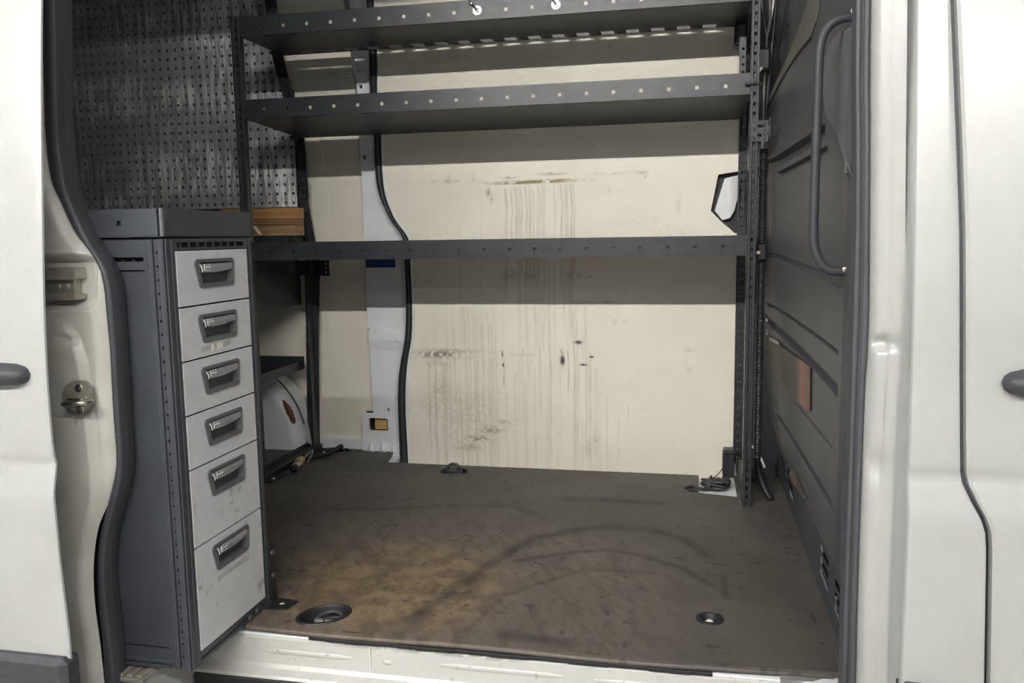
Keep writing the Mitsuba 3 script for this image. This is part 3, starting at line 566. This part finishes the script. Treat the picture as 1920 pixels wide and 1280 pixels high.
for i, (z0, z1, yb, _, dip) in enumerate(SHELVES):
    xl, xr = -1.724, .1965
    lip_p = rect(xl, xr, z0, z1)
    zc = z0 + .031
    lip_p = lip_p.difference(so.unary_union([sq(x, zc, .0125) for x in HOLEX]))
    lip_m = cat(extr(lip_p, 'y', YF, YF + .002), box(xl, xr, YF, YF + .010, z1 - .002, z1))
    slots = so.unary_union([rect(x - .028, x + .028, YF + .005, YF + .013) for x in HOLEX + .03] + [rect(x - .025, x + .025, yb - .060, yb - .010) for x in HOLEX[:-1] + .045] * (i == 0))
    deck_p = rect(xl, xr, YF + .001, yb).difference(slots)
    deck = extr(deck_p, 'z', z0, z0 + .002); v = np.array(deck.vertices); v[:, 2] += dip * (v[:, 1] - YF) / (yb - YF); deck = trimesh.Trimesh(v, deck.faces, process=False)
    back = box(xl, xr, yb - .002, yb, z0 + dip, z0 + dip + (.028, .028, .062)[i])
    ends = []
    for xe in (xl, xr - .002):
        e = extr(sg.Polygon([(YF, z0), (yb, z0 + dip), (yb, z0 + dip + .045), (YF + .02, z1), (YF, z1)]), 'x', xe, xe + .002); ends.append(e)
    if i == 2: ends.append(box(xl, xr, YF + .0105, YF + .0115, z0, z1))  # strip added behind the lowest lip to keep its square holes dark
    k = put('shelf', cat(lip_m, deck, back, ends), STEEL, False, su)
    tag(k, ['top shelf with two zinc bolts in its lip', 'middle shelf with lit square holes', 'lowest long shelf'][i])
# black end box bracket under the lowest shelf
hb = rect(-1.664, -1.592, .835, .905).difference(so.unary_union([sq(x, z, .007) for x in (-1.648, -1.608) for z in (.85, .87, .89)]))
put('end_bracket', cat(extr(hb, 'y', 3.545, 3.549), box(-1.72, -1.662, 3.50, 3.549, .84, .905)), BLACK, False, su)
put('clamp', box(.155, .20, 3.40, 3.46, 1.70, 1.785, .008), BLACK, False, su)
put('hanger', extr(rect(.168, .192, 1.575, 1.71).difference(so.unary_union([sq(.182, z, .009) for z in (1.585, 1.612, 1.64, 1.668)])), 'y', 3.30, 3.303), STEEL, False, su)
# two zinc bolts through the top shelf's lip
for i, x in enumerate((-.770, -.480)):
    b = 'lip_bolt' if i == 0 else 'lip_bolt_001'
    put('washer', cyl((x, YF, 1.818), '-y', .0165, .003, 24), ZINC, 30, b)
    put('nut', cyl((x, YF - .003, 1.818), '-y', .0095, .008, 6), ZINC, False, b)
    put('stud', tube([(x + .001, YF - .008, 1.818), (x - .003, YF - .035, 1.822), (x - .008, YF - .055, 1.828)], .0042, 8), ZINC, True, b)
    put('knob', dome((x - .0085, YF - .055, 1.829), '-y', .0085, .006), ZINC, True, b)
    tag(b, 'left zinc wing bolt and washer on the top shelf lip' if i == 0 else 'right zinc wing bolt and washer on the top shelf lip', 'bolt')
# angle bracket with two bolts on the right post
ab = rect(.2015, .258, 1.312, 1.383)
ab = ab.difference(so.unary_union([sq(x, z, .005) for x in (.213, .247) for z in (1.320, 1.349, 1.376)] + [rect(.218, .247, z - .005, z + .005, .004) for z in (1.333, 1.364)]))
br = 'angle_bracket'; tag(br, 'dark steel angle bracket with slotted holes bolted to the right front post', 'bracket')
put('plate', cat(extr(ab, 'y', 3.090, 3.093)), STEEL, False, br)
put('flange', extr(rect(3.03, 3.093, 1.318, 1.388, .008).difference(rect(3.045, 3.08, 1.332, 1.375, .008)), 'x', .258, .2605), STEEL, False, br)
for z in (1.333, 1.364): put('bolt', cat(cyl((.2115, 3.09, z), '-y', .0085, .003, 16), cyl((.2115, 3.087, z), '-y', .006, .005, 6)), BOLTB, 30, br)
# cable tie round the right post
m = cat(tube([(.190, 3.09, 1.508), (.232, 3.09, 1.508), (.236, 3.13, 1.508), (.19, 3.13, 1.508)], .003, 6, True), box(.178, .196, 3.082, 3.094, 1.503, 1.512, .002), tube([(.186, 3.086, 1.508), (.178, 3.07, 1.500)], .002, 6))
put('cable_tie', m, CABLE); tag('cable_tie', 'black cable tie around the right front post above the middle shelf', 'cable tie')

# ---- rear rack on the far side, left of the shelving unit
rk = 'storage_rack'; tag(rk, 'dark steel tray rack behind the drawer cabinet against the far wall', 'rack')
def tray(z0, zf, zb, y0=3.14, y1=3.61, x1=-1.765):
    return cat(box(-3.0, x1, y0, y1, z0, z0 + .002), box(x1 - .002, x1, y0, y1, z0, zf), box(-3.0, x1, y0, y0 + .002, z0, zf), box(-3.0, x1, y1 - .002, y1, z0, zb))
put('tray', tray(.398, .438, .457), STEEL, False, rk)
put('tray', cat(tray(.70, .93, .99)), STEEL, False, rk)
put('tray', cat(tray(.02, .045, .05), extr(rect(3.12, 3.62, .0, .04).difference(so.unary_union([rect(y, y + .02, .012, .022) for y in np.arange(3.15, 3.58, .05)])), 'x', -1.76, -1.757)), STEEL, False, rk)
top = rect(-3.0, -1.735, .985, 1.018).difference(so.unary_union([rect(x, x + .018, .998, 1.006) for x in np.arange(-2.9, -1.78, .04)]))
put('top_tray', cat(extr(top, 'y', 3.44, 3.443), box(-3.0, -1.735, 3.44, 3.61, 1.016, 1.0185)), STEEL, False, rk)
put('rear_post', box(-2.95, -2.91, 3.56, 3.60, 0, 1.14), STEEL, False, rk); put('front_post', box(-2.95, -2.91, 3.14, 3.18, 0, 1.0), STEEL, False, rk)
# perforated back panel of the rack
cw, hw = .0398, .0060
X0, X1, Z0, Z1 = -3.05, -1.757, 1.146, 2.19
nx, nz = int((X1 - X0) / cw), int((Z1 - Z0) / .0416)
ov = np.array([(0, 0), (1, 0), (1, 1), (0, 1)]); V, F = [], []
for i in range(nx):
    for j in range(nz):
        cx, cz = X1 - (i + .5) * cw, Z0 + (j + .5) * .0416; b = len(V)
        o = [(cx + (a - .5) * cw, 3.600, cz + (c - .5) * .0416) for a, c in ov]
        q = [(cx + (a - .5) * 2 * hw, 3.600 + .0015, cz + (c - .5) * 2 * hw) for a, c in ov]
        r = [(x, 3.612, z) for x, y, z in q]
        V += o + q + r
        for k in range(4):
            l = (k + 1) % 4
            F += [(b + k, b + l, b + 4 + l), (b + k, b + 4 + l, b + 4 + k), (b + 4 + k, b + 4 + l, b + 8 + l), (b + 4 + k, b + 8 + l, b + 8 + k)]
pp = put('perforated_panel', trimesh.Trimesh(V, F, process=False), PERF); tag(pp, 'scuffed black perforated steel panel with painted reflections and rows of square holes above the drawer cabinet', 'panel')
put('backing', box(X0, X1, 3.616, 3.62, Z0, Z1), HOLE, False, pp)
put('edge_flange', box(X0, X1, 3.594, 3.612, Z0 - .004, Z0 + .002), STEEL2, False, pp)
for x, z in [(-2.80, 1.42), (-2.38, 1.43), (-2.45, 1.82)]: put('screw', dome((x, 3.601, z), '-y', .005, .003, 10), ZINC, True, pp)
# wood offcuts on the rack
for nm, z0, z1, y0, x1, m_, lab in [('wood_block', 1.0185, 1.065, 3.50, -1.722, WOOD3, 'bottom tan wood board of the three stacked beside the left post'), ('wood_block_001', 1.066, 1.0915, 3.497, -1.720, WOOD2, 'thin rough brown wood board in the middle of the stack of three'), ('wood_block_002', 1.0925, 1.141, 3.503, -1.721, WOOD1, 'top orange wood board of the three stacked beside the left post')]:
    put(nm, box(-2.09, x1, y0, y0 + .085, z0, z1, .0015), m_); tag(nm, lab, 'wood board', 'wood boards on the rack')
put('paper_strip', sa and extr(sg.Polygon([(-1.935, 1.064), (-1.918, 1.064), (-1.885, 1.024), (-1.902, 1.024)]), 'y', 3.4985, 3.4998), CREAMSTICKER, False, 'wood_block'); tag('wood_block__paper_strip', 'pale diagonal tape strip')

# ---- drawer cabinet
dc = 'drawer_cabinet'; tag(dc, 'tall dark steel cabinet with six grey drawers facing the load floor', 'drawer cabinet')
XF = -1.13
put('body', cat(box(-1.72, XF - .012, 1.70, 2.025, .012, 1.005), ), STEEL2, False, dc)
# near corner post: two faces with a groove of holes
gh = so.unary_union([sq(-1.1555, z, .006) for z in np.arange(.03, 1.0, .0305)])
put('corner_post', cat(extr(rect(-1.163, -1.148, .0, 1.006).difference(gh), 'y', 1.668, 1.670), box(-1.176, -1.163, 1.660, 1.70, 0, 1.006, .002), box(-1.148, -1.134, 1.656, 1.70, -.004, 1.006, .003), box(-1.1335, XF, 1.664, 1.672, 0, 1.006, .001), box(-1.139, XF - .002, 1.672, 1.684, 0, 1.006), box(-1.139, XF, 1.684, 1.697, 0, 1.006, .0015)), STEEL2, False, dc)
put('post_groove', box(-1.165, -1.147, 1.672, 1.676, 0, 1.0), HOLE, False, dc)
put('far_post', cat(box(-1.15, XF, 2.009, 2.016, 0, 1.006, .001), box(-1.15, XF - .003, 2.016, 2.022, 0, 1.006), box(-1.15, XF + .001, 2.022, 2.034, 0, 1.006, .001)), STEEL2, False, dc)
tr = rect(1.697, 2.009, .980, 1.006).difference(rect(1.706, 1.998, .986, .997))
put('top_rail', cat(extr(tr, 'x', XF - .004, XF), [box(XF - .006, XF - .003, y, y + .008, .9865, .9965) for y in np.arange(1.72, 1.99, .034)]), STEEL2, False, dc)
put('rail_recess', box(XF - .010, XF - .007, 1.70, 2.005, .982, 1.0), HOLE, False, dc)
put('bottom_rail', cat(box(-1.15, XF, 1.684, 2.009, .016, .029, .001), box(-1.15, XF - .004, 1.684, 2.009, .009, .016), box(-1.15, XF, 1.684, 2.009, -.001, .009, .001)), STEEL2, False, dc)
for y, z in [(1.925, .008), (1.962, .012)]: put('bolt_head', dome((XF, y, z), 'x', .0095, .006), BOLTB, True, dc)
# side panel facing the door opening
sp_ = rect(-1.75, -1.176, .0, 1.006).difference(rect(-1.75, -1.19, .956, .966))
put('side_frame', cat(extr(sp_.difference(rect(-1.75, -1.19, .045, .938)), 'y', 1.668, 1.674), box(-1.75, -1.176, 1.662, 1.669, .012, .022, .001), box(-1.75, -1.19, 1.662, 1.668, .0, .008)), STEEL2, False, dc)
put('side_panel', box(-1.75, -1.178, 1.676, 1.682, .03, .95, .003), STEEL2, False, dc)
put('panel_fold', cat(box(-1.192, -1.189, 1.672, 1.678, .045, .94), box(-1.75, -1.19, 1.672, 1.678, .042, .046), box(-1.75, -1.19, 1.672, 1.678, .936, .9385)), HOLE, False, dc)
put('rail_recess', box(-1.75, -1.19, 1.684, 1.69, .95, .972), HOLE, False, dc)
for x in np.arange(-1.40, -1.19, .026): put('rail_notch', dome((x, 1.672, .957), '-y', .0045, .002, 8), HOLE, True, dc)
# tray on top
th = sq(-1.237, 1.041, .011)
tf = rect(-1.75, -1.142, 1.012, 1.072).difference(th)
ts = rect(1.664, 2.036, 1.012, 1.072).difference(so.unary_union([rect(1.675, 1.680, z, z + .006) for z in (1.022, 1.040, 1.058)] + [rect(2.022, 2.026, z, z + .006) for z in (1.022, 1.034, 1.050)]))
put('top_tray', cat(extr(tf, 'y', 1.656, 1.659), extr(ts, 'x', XF - .003, XF), box(-1.75, XF - .002, 1.658, 2.036, 1.010, 1.0125), box(-1.75, XF, 2.033, 2.036, 1.0125, 1.072)), STEEL2, False, dc)
put('tray_corner', box(-1.1375, -1.1295, 1.655, 1.666, 1.010, 1.073, .0025), pbr('mat_tray_edge', (.10, .108, .12), .45), False, dc)
put('hole_back', box(-1.26, -1.22, 1.664, 1.668, 1.02, 1.06), HOLE, False, dc)
DR = [(.978, .852), (.848, .727), (.723, .601), (.597, .473), (.469, .285), (.281, .031)]
YC0, YC1 = 1.699, 2.007
def emblem(y, z, x):
    ms = [box(x, x + .0006, y, y + .0022, z - .0062, z + .0062)]
    for k in range(2):
        c = y + .0085 + k * .0095
        ms += [tube([(x + .0003, c + a, z + b) for a, b in [(-.0045, -.001), (-.002, .0008), (0, -.0008), (.002, .0008), (.0045, -.0006)]], .0007, 6)]
        ms += [box(x, x + .0006, c - .001, c + .0012, z + .004, z + .006), box(x, x + .0006, c - .001, c + .0012, z - .0062, z - .0045)]
    return cat(ms)
for i, (zt, zb) in enumerate(DR):
    off = .0205 if i < 4 else .017
    t = zt - off
    outer = sg.Polygon([(1.764, t - .006), (1.938, t), (1.934, t - .066), (1.784, t - .069)]).buffer(-.011).buffer(.011, 8)
    outer = sg.Polygon([(1.763, t), (1.939, t), (1.934, t - .068), (1.783, t - .068)]).buffer(-.011).buffer(.011, 8)
    innr = sg.Polygon([(1.784, t - .008), (1.931, t - .008), (1.928, t - .058), (1.797, t - .058)]).buffer(-.005).buffer(.005, 6)
    front = rect(YC0, YC1, zb, zt).difference(outer.buffer(-.003))
    d = put('drawer', cat(extr(front, 'x', XF - .004, XF + .001), box(-1.6, XF - .02, YC0, YC0 + .002, zb + .004, zt - .01), box(-1.6, XF - .02, YC1 - .002, YC1, zb + .004, zt - .01)), DRAWER, False, dc)
    tag(d, ['top drawer', 'second drawer with cream label remains', 'third drawer', 'fourth drawer', 'fifth drawer, taller and scuffed', 'bottom drawer, tallest, with a grey label strip'][i])
    ring = cat(extr(outer.difference(innr.buffer(.004)), 'x', XF, XF + .0045), extr(outer.difference(innr), 'x', XF - .002, XF + .003))
    put('handle_bezel', ring, BEZEL, False, d)
    cup = []
    xy = np.array(innr.exterior.coords)[:-1]
    cup = loft(np.array([[(XF + .002, y, z) for y, z in xy], [(XF - .022, y, z) for y, z in xy], [(XF - .024, (y - 1.86) * .9 + 1.86, (z - (t - .033)) * .85 + t - .033) for y, z in xy]]), True)
    cb = extr(innr, 'x', XF - .027, XF - .0235)
    put('handle_cup', cat(cup, cb), BEZEL, False, d)
    fl = [(1.786, t - .0095), (1.930, t - .0095)] + [(1.930 - .135 * q, t - .0275 - .004 * q - .004 * math.sin(math.pi * q)) for q in np.linspace(0, 1, 10)]
    fp = sg.Polygon(fl)
    gy0 = np.linspace(0, 1, 2)
    flap = []
    for q in np.linspace(0, 1, 12):
        y_ = 1.930 - .144 * q; yb_ = 1.930 - .135 * q; zb_ = t - .0275 - .004 * q - .004 * math.sin(math.pi * q); zt_ = t - .0095
        flap.append([(XF - .006, y_, zt_), (XF + .0015, y_ * .8 + yb_ * .2, zt_ + (zb_ - zt_) * .15), (XF + .004, (y_ + yb_) / 2, (zt_ + zb_) / 2), (XF + .0035, yb_, zb_ + .0015), (XF + .001, yb_, zb_), (XF - .008, yb_, zb_ + .001)])
    fm = loft(flap); 
    if fm.face_normals[:, 0].sum() < 0: fm.invert()
    put('handle_latch', fm, LATCH, False, d)
    put('latch_edge', tube([(XF + .001, 1.787, t - .0105), (XF + .0045, 1.7915, t - .021), (XF + .0035, 1.7955, t - .031)], .0013, 6), SILVER, True, d)
    em = emblem(0, 0, 0); em.vertices[:, 1:] *= 1.25
    put('emblem', em.apply_translation((XF + .0048, 1.801, t - .0195)), SILVER, False, d); tag(d + '__emblem', 'silver printed bar and dotted symbol')
    if i == 1:
        put('label_strip', extr(rect(1.775, 1.905, zb + .0125, zb + .0245), 'x', XF + .001, XF + .0016), TAPE, False, d)
        put('sticker', extr(sg.Polygon([(1.815, zb + .009), (1.828, zb + .010), (1.829, zb + .0245), (1.817, zb + .0245)]), 'x', XF + .0016, XF + .0022), CREAMSTICKER, False, d)
        put('sticker', extr(rect(1.842, 1.868, zb + .010, zb + .0255), 'x', XF + .0016, XF + .0022), CREAMSTICKER, False, d)
    if i == 5: put('label_strip', extr(rect(1.785, 1.935, t - .096, t - .083), 'x', XF + .001, XF + .0016), TAPE, False, d)
# floor brackets of the cabinet
fb = 'floor_bracket'; tag(fb, 'black angle foot bracket bolted to the mat at the foot of the drawer cabinet', 'bracket')
fp = sg.Polygon([(-1.125, 1.994), (-1.063, 2.004), (-1.056, 2.056), (-1.125, 2.066)]).difference(sg.Point(-1.094, 2.033).buffer(.009, 12))
put('foot', extr(fp, 'z', .001, .004), BLACK, False, fb)
put('upright', extr(rect(2.036, 2.064, .002, .165, .004), 'x', -1.1285, -1.1255), BLACK, False, fb)
put('bolt', dome((-1.094, 2.033, .0005), 'z', .0085, .003), BRIGHT, True, fb)
for z in (.075, .140): put('bolt_head', dome((-1.1255, 2.05, z), 'x', .009, .007), BOLTB, True, fb)

# ---- tie-down rings
def tie_down(nm, c, rx, ry, rot, lab, style):
    z0 = -.03 if style != 1 else -.024
    ell = np.array(mask_ring((0, 0), 1, 1, 0).exterior.coords)[:-1]
    a = math.radians(rot)
    def ring(s, z, dx=0): 
        e = ell * [rx * s, ry * s]; return [(c[0] + x * math.cos(a) - y * math.sin(a), c[1] + x * math.sin(a) + y * math.cos(a), z) for x, y in e]
    m = loft(np.array([ring(1.12, .0005), ring(1.09, .004), ring(1.0, .0045), ring(.95, .001), ring(.9, z0 * .6), ring(.8, z0), ring(.02, z0)]), True)
    if m.face_normals[:, 2].sum() < 0: m.invert()
    put('cup', m, BLACK, 40, nm)
    tag(nm, lab, 'tie-down ring')
    if style == 0:
        ca, sa_ = math.cos(0), math.sin(0)
        hx, hy = c[0] + .008, c[1] - .016
        put('hinge', cat(tube([(hx - .026, hy, -.010), (hx - .003, hy, -.010)], .0075, 12), tube([(hx + .003, hy, -.010), (hx + .026, hy, -.010)], .0075, 12)), HINGE, True, nm)
        put('ring', tube(smooth_path([(hx - .024, hy, -.010), (hx - .022, hy + .025, -.006), (hx + .004, hy + .048, -.003), (hx + .034, hy + .036, -.004), (hx + .036, hy + .012, -.008), (hx + .026, hy, -.010)], 6), .0055, 10), BOLTB, True, nm)
        put('base_plate', box(hx - .028, hx + .03, hy - .018, hy + .012, -.028, -.018, .003), BOLTB, False, nm)
    elif style == 1:
        put('ring', tube([(c[0] + .034 * math.cos(t), c[1] - .006, -.006 + .042 * math.sin(t)) for t in np.linspace(0, math.pi, 20)], .0055, 10), BOLTB, True, nm)
        put('hinge', box(c[0] - .03, c[0] + .03, c[1] - .018, c[1] + .012, -.02, .004, .004), BLACK, False, nm)
    else:
        put('ring', tube(smooth_path([(c[0] - .04, c[1] - .01, .002), (c[0] - .03, c[1] + .018, .004), (c[0] + .03, c[1] + .02, .004), (c[0] + .05, c[1] - .005, .003)], 6), .005, 8), BOLTB, True, nm)
tie_down('tie_down_ring', *CUPS[0][:4], 'black oval tie-down ring recessed in the mat beside the drawer cabinet foot', 0)
tie_down('tie_down_ring_001', *CUPS[1][:4], 'black tie-down ring standing up at the far mat edge below the cream wall', 1)
tie_down('tie_down_ring_002', *CUPS[2][:4], 'black oval tie-down recess in the far left mat corner by the white pillar', 2)
m = cyl((SOCKET[0], SOCKET[1], -.03), 'z', .033, .034, 28, b=.004)
a = np.arange(28) / 28 * 2 * np.pi
rs = loft(np.array([[(SOCKET[0] + r * math.cos(t), SOCKET[1] + r * math.sin(t), z) for t in a] for r, z in [(.036, 0), (.035, .004), (.027, .0045), (.018, -.006), (.012, -.012), (.001, -.012)]]), True)
if rs.face_normals[:, 2].sum() < 0: rs.invert()
put('cup', rs, BLACK, 40, 'floor_socket'); put('bolt', dome((SOCKET[0], SOCKET[1], -.011), 'z', .012, .009), BRIGHT, True, 'floor_socket'); tag('floor_socket', 'small round black floor socket with a bright bolt near the partition', 'floor socket')

# ---- grab handle
gp = smooth_path([(.362, 2.10, 1.482), (.335, 2.10, 1.480), (.310, 2.10, 1.470), (.292, 2.10, 1.445), (.2845, 2.10, 1.400), (.2835, 2.10, 1.30), (.283, 2.10, 1.10), (.2835, 2.10, .995), (.290, 2.10, .950), (.306, 2.10, .920), (.330, 2.10, .907), (.362, 2.10, .905)], 6)
put('grip', tube(gp, .0108, 14), RUBBER, True, 'grab_handle'); tag('grab_handle', 'long dark tubular grab handle on the partition by the right door edge', 'grab handle')
for z in (.905, 1.482): put('foot', cyl((.372, 2.10, z), '-x', .018, .016, 18, b=.003), RUBBER, 30, 'grab_handle'); put('bolt', dome((.352, 2.075, z + .006), '-y', .009, .005), ZINC, True, 'grab_handle')

# ---- amber plate on the partition
put('amber_plate', on_part([(3.42, .45), (3.42, .598), (2.535, .612), (2.535, .478)], .004, .004), COPPER); tag('amber_plate', 'brown rectangular plate with a painted orange sheen fixed low on the grey partition', 'plate')
put('tape_piece', on_part([(3.32, .59), (3.10, .60), (3.10, .612), (3.32, .604)], .0085, .001), pbr('mat_tan_tape', (.30, .28, .22), .6), False, 'amber_plate')

# ---- striker plate and roller catch on the left pillar
sp = 'striker_plate'; tag(sp, 'zinc striker plate with a hook and two screws on the left door pillar', 'striker plate')
oct_ = sg.Polygon([(-1.347, .672), (-1.335, .690), (-1.312, .703), (-1.285, .702), (-1.270, .688), (-1.268, .645), (-1.285, .625), (-1.312, .618), (-1.335, .632), (-1.347, .652)]).buffer(-.004).buffer(.004)
put('plate', extr(oct_, 'y', 1.572, 1.578), ZINCDULL, False, sp)
for x, z in [(-1.302, .686), (-1.303, .638)]: put('screw', cat(cyl((x, 1.572, z), '-y', .0095, .003, 18, b=.001), cyl((x, 1.569, z), '-y', .005, .0012, 6)), ZINC, 30, sp)
put('hook', tube(smooth_path([(-1.320, 1.575, .655), (-1.318, 1.545, .655), (-1.305, 1.530, .658), (-1.275, 1.525, .662), (-1.258, 1.535, .662), (-1.262, 1.556, .660), (-1.285, 1.568, .657)], 6), .006, 10), ZINC, True, sp)
put('hook_base', box(-1.33, -1.288, 1.558, 1.574, .648, .664, .004), ZINC, False, sp)
rc = 'roller_catch'; tag(rc, 'dull metal guide catch in the pressed pocket of the left door pillar', 'door catch')
put('upper_jaw', extr(rect(-1.40, -1.305, .921, .946, .005), 'y', 1.590, 1.628), ZINCDULL, False, rc)
put('lower_jaw', extr(rect(-1.40, -1.308, .876, .889, .004), 'y', 1.590, 1.628), ZINCDULL, False, rc)
put('web', extr(rect(-1.40, -1.322, .889, .921), 'y', 1.606, 1.628), ZINCDULL, False, rc)
for x in (-1.340, -1.362): put('screw', cyl((x, 1.606, .905), '-y', .0085, .004, 16, b=.001), ZINCDULL, 30, rc)

# ---- small hardware
mt = 'track_bracket'; tag(mt, 'small ribbed zinc track bracket under the drawer cabinet at the left', 'bracket')
put('plate', box(-1.325, -1.245, 1.63, 1.70, -.026, -.016, .002), ZINCDULL, False, mt)
for x in (-1.31, -1.285, -1.26): put('rib', box(x, x + .012, 1.632, 1.698, -.016, -.008, .002), ZINCDULL, False, mt)
put('screw', dome((-1.322, 1.628, -.02), '-y', .009, .006), ZINC, True, mt)
hf = 'hose_coupling'; tag(hf, 'brass hose coupling lying on the mat beside the far rack foot', 'coupling')
p0, p1 = np.array([-1.655, 3.235, .022]), np.array([-1.70, 3.43, .024])
def along(t): return tuple(p0 + (p1 - p0) * t)
put('body', cat(tube([along(.30), along(.52)], .017, 8), tube([along(.50), along(.72)], .021, 6)), BRASS, False, hf)
put('nut', tube([along(.16), along(.30)], .019, 6), ZINC, False, hf)
put('plug', tube([along(0), along(.16)], .014, 12), BLACK, True, hf)
put('clip', tube(smooth_path([along(.72), (-1.668, 3.44, .05), (-1.655, 3.42, .045), (-1.66, 3.38, .015)], 6), .004, 8), ZINC, True, hf)
fr = 'floor_rail'; tag(fr, 'black steel floor rail at the far left running towards the far wall', 'rail')
put('bar', cat(box(-1.755, -1.715, 3.10, 3.66, .0, .03, .003), box(-1.715, -1.68, 3.10, 3.22, .0, .008, .002)), BLACK, False, fr)
put('arm', tube([(-1.70, 3.45, .012), (-1.62, 3.53, .018), (-1.60, 3.62, .03)], .012, 8), BLACK, True, fr)
for x, y in [(-1.698, 3.135), (-1.635, 3.50)]: put('bolt', dome((x, y, .009 if y < 3.2 else .028), 'z', .008, .006), ZINC, True, fr)
# wiring in the floor cut-out
wi = 'wiring_clump'; tag(wi, 'tangle of black wiring on bare white metal in the floor cut-out by the right post', 'wiring')
for k in range(7):
    q = [(.05 + .12 * random.random(), 3.30 + .14 * random.random(), -.004 + .02 * random.random()) for _ in range(5)]
    put('wire', tube(smooth_path(q, 6), .004 + .003 * random.random(), 8), CABLE, True, wi)
put('connector', box(.085, .125, 3.36, 3.40, -.016, .012, .004), BLACK, False, wi); put('connector', box(.13, .165, 3.38, 3.43, -.016, .015, .004), CABLE, False, wi)
put('cable', tube(smooth_path([(-.01, 3.29, .004), (.02, 3.31, .006), (.05, 3.30, .0), (.08, 3.32, -.005)], 6), .006, 8), CABLE, True, wi)
put('cable_entry', mask_ring and extr(mask_ring((.02, 3.262), .02, .010, 0), 'z', .0005, .0015), HOLE, False, wi)
jb = 'junction_box'; tag(jb, 'small black box standing at the far wall beside the right rear post', 'junction box')
put('box', box(.140, .186, 3.47, 3.55, .0, .10, .003), BLACK, False, jb); put('lid', box(.142, .186, 3.465, 3.52, .10, .118, .003), STEEL, False, jb)
put('wire', tube(smooth_path([(.14, 3.50, .03), (.12, 3.47, .012), (.10, 3.45, .002)], 6), .002, 6), CABLE, True, jb)
sb = 'corner_bracket'; tag(sb, 'dark grey sheet bracket on the floor between the right post and the partition', 'bracket')
put('sheet', extr(sg.Polygon([(.235, .0), (.345, .0), (.34, .10), (.30, .115), (.262, .07)]), 'y', 3.46, 3.475), STEEL, False, sb); put('tab', box(.25, .30, 3.42, 3.475, 0, .03, .004), STEEL, False, sb)
# corrugated conduit and cables right of the post
cd = 'conduit'; tag(cd, 'black corrugated conduit running up beside the right front post', 'conduit')
cz = np.arange(.16, 1.30, .004)
put('sleeve', tube([(.253, 3.20, z) for z in cz], [.0155 if k % 2 else .0140 for k in range(len(cz))], 12), STEEL, False, cd)
put('end', tube(smooth_path([(.253, 3.20, .17), (.262, 3.20, .10), (.285, 3.18, .04), (.305, 3.17, .012)], 6), .012, 10), BLACK, True, cd)
put('fixing', box(.236, .266, 3.165, 3.19, .90, .96, .003), BLACK, False, cd)
put('zinc_bolt', cyl((.238, 3.165, .927), '-y', .007, .02, 12, b=.001), CREAMSTICKER, 30, cd)
CB = [('black cable hanging from above behind the right post', [(.245, 3.42, 2.2), (.25, 3.41, 1.9), (.262, 3.40, 1.78), (.272, 3.40, 1.70), (.258, 3.38, 1.63), (.236, 3.36, 1.60)], .006, CABLE),
      ('grey cable looping at the top right behind the post', [(.262, 3.42, 2.2), (.275, 3.40, 1.95), (.282, 3.40, 1.80), (.272, 3.40, 1.72), (.268, 3.42, 1.55), (.268, 3.44, 1.30)], .005, GREYPL),
      ('pale cable hanging nearest the partition at the top', [(.285, 3.42, 2.2), (.295, 3.40, 1.95), (.294, 3.40, 1.86), (.285, 3.41, 1.79), (.276, 3.41, 1.74)], .0045, CABLEW),
      ('thin black cable beside the partition running down to the conduit', [(.30, 3.43, 2.2), (.305, 3.42, 1.9), (.29, 3.42, 1.65), (.278, 3.44, 1.45), (.272, 3.45, 1.28)], .006, CABLE),
      ('short white cable at the foot of the conduit', [(.238, 3.42, .158), (.262, 3.40, .140), (.285, 3.38, .105), (.297, 3.37, .075)], .005, CABLEW),
      ('thin white wire beside the conduit at mid height', [(.2865, 3.45, 1.17), (.286, 3.45, 1.0), (.2865, 3.45, .85)], .0025, GREYPL),
      ('short white wire low beside the conduit', [(.298, 3.45, .66), (.301, 3.44, .62), (.300, 3.44, .58)], .003, CABLEW)]
for k, (lab, pts, r, m_) in enumerate(CB):
    key = 'cable' if k == 0 else f'cable_{k:03d}'
    put(key, tube(smooth_path(pts, 7), r, 8), m_, True); tag(key, lab, 'cable')
put('junction_clip', box(.232, .285, 3.36, 3.44, 1.60, 1.68, .008), BLACK); tag('junction_clip', 'black plastic clip block behind the right post where cables meet', 'clip')
put('tie_tail', tube([(.228, 3.36, 1.575), (.252, 3.34, 1.605)], .005, 8), CABLEW); tag('tie_tail', 'short pale cable tail sticking up beside the right post', 'cable')

# ------------------------------------------------------------------ the workshop's lamps
def lamp_row(y, z, x0, length, scales):
    for i, scale in enumerate(scales):
        base = 'tube_light'; k = 0
        while f'{base}_{k:03d}' in labels or (k == 0 and base in labels): k += 1
        key = base if k == 0 else f'{base}_{k:03d}'
        xa, xb = x0 + i * length, x0 + (i + 1) * length - .06
        tag(key, 'ceiling tube lamp of the workshop outside the van', 'lamp', 'workshop tube lamps')
        put('housing', box(xa, xb, y - .06, y + .06, z + .035, z + .09, .01), PLASTW, False, key)
        tb = tube([(xa + .02, y, z), ((xa + xb) / 2, y, z), (xb - .02, y, z)], .022, 16)
        tb.fix_normals()
        scene[key + '__tube'] = mikit.ply(tb, 'mat_white_plastic', False, emitter={'type': 'area', 'radiance': rgbt([v * scale for v in TUBE_RADIANCE])})
lamp_row(**TUBE_ROW)
lamp_row(**TUBE_ROW_BACK)
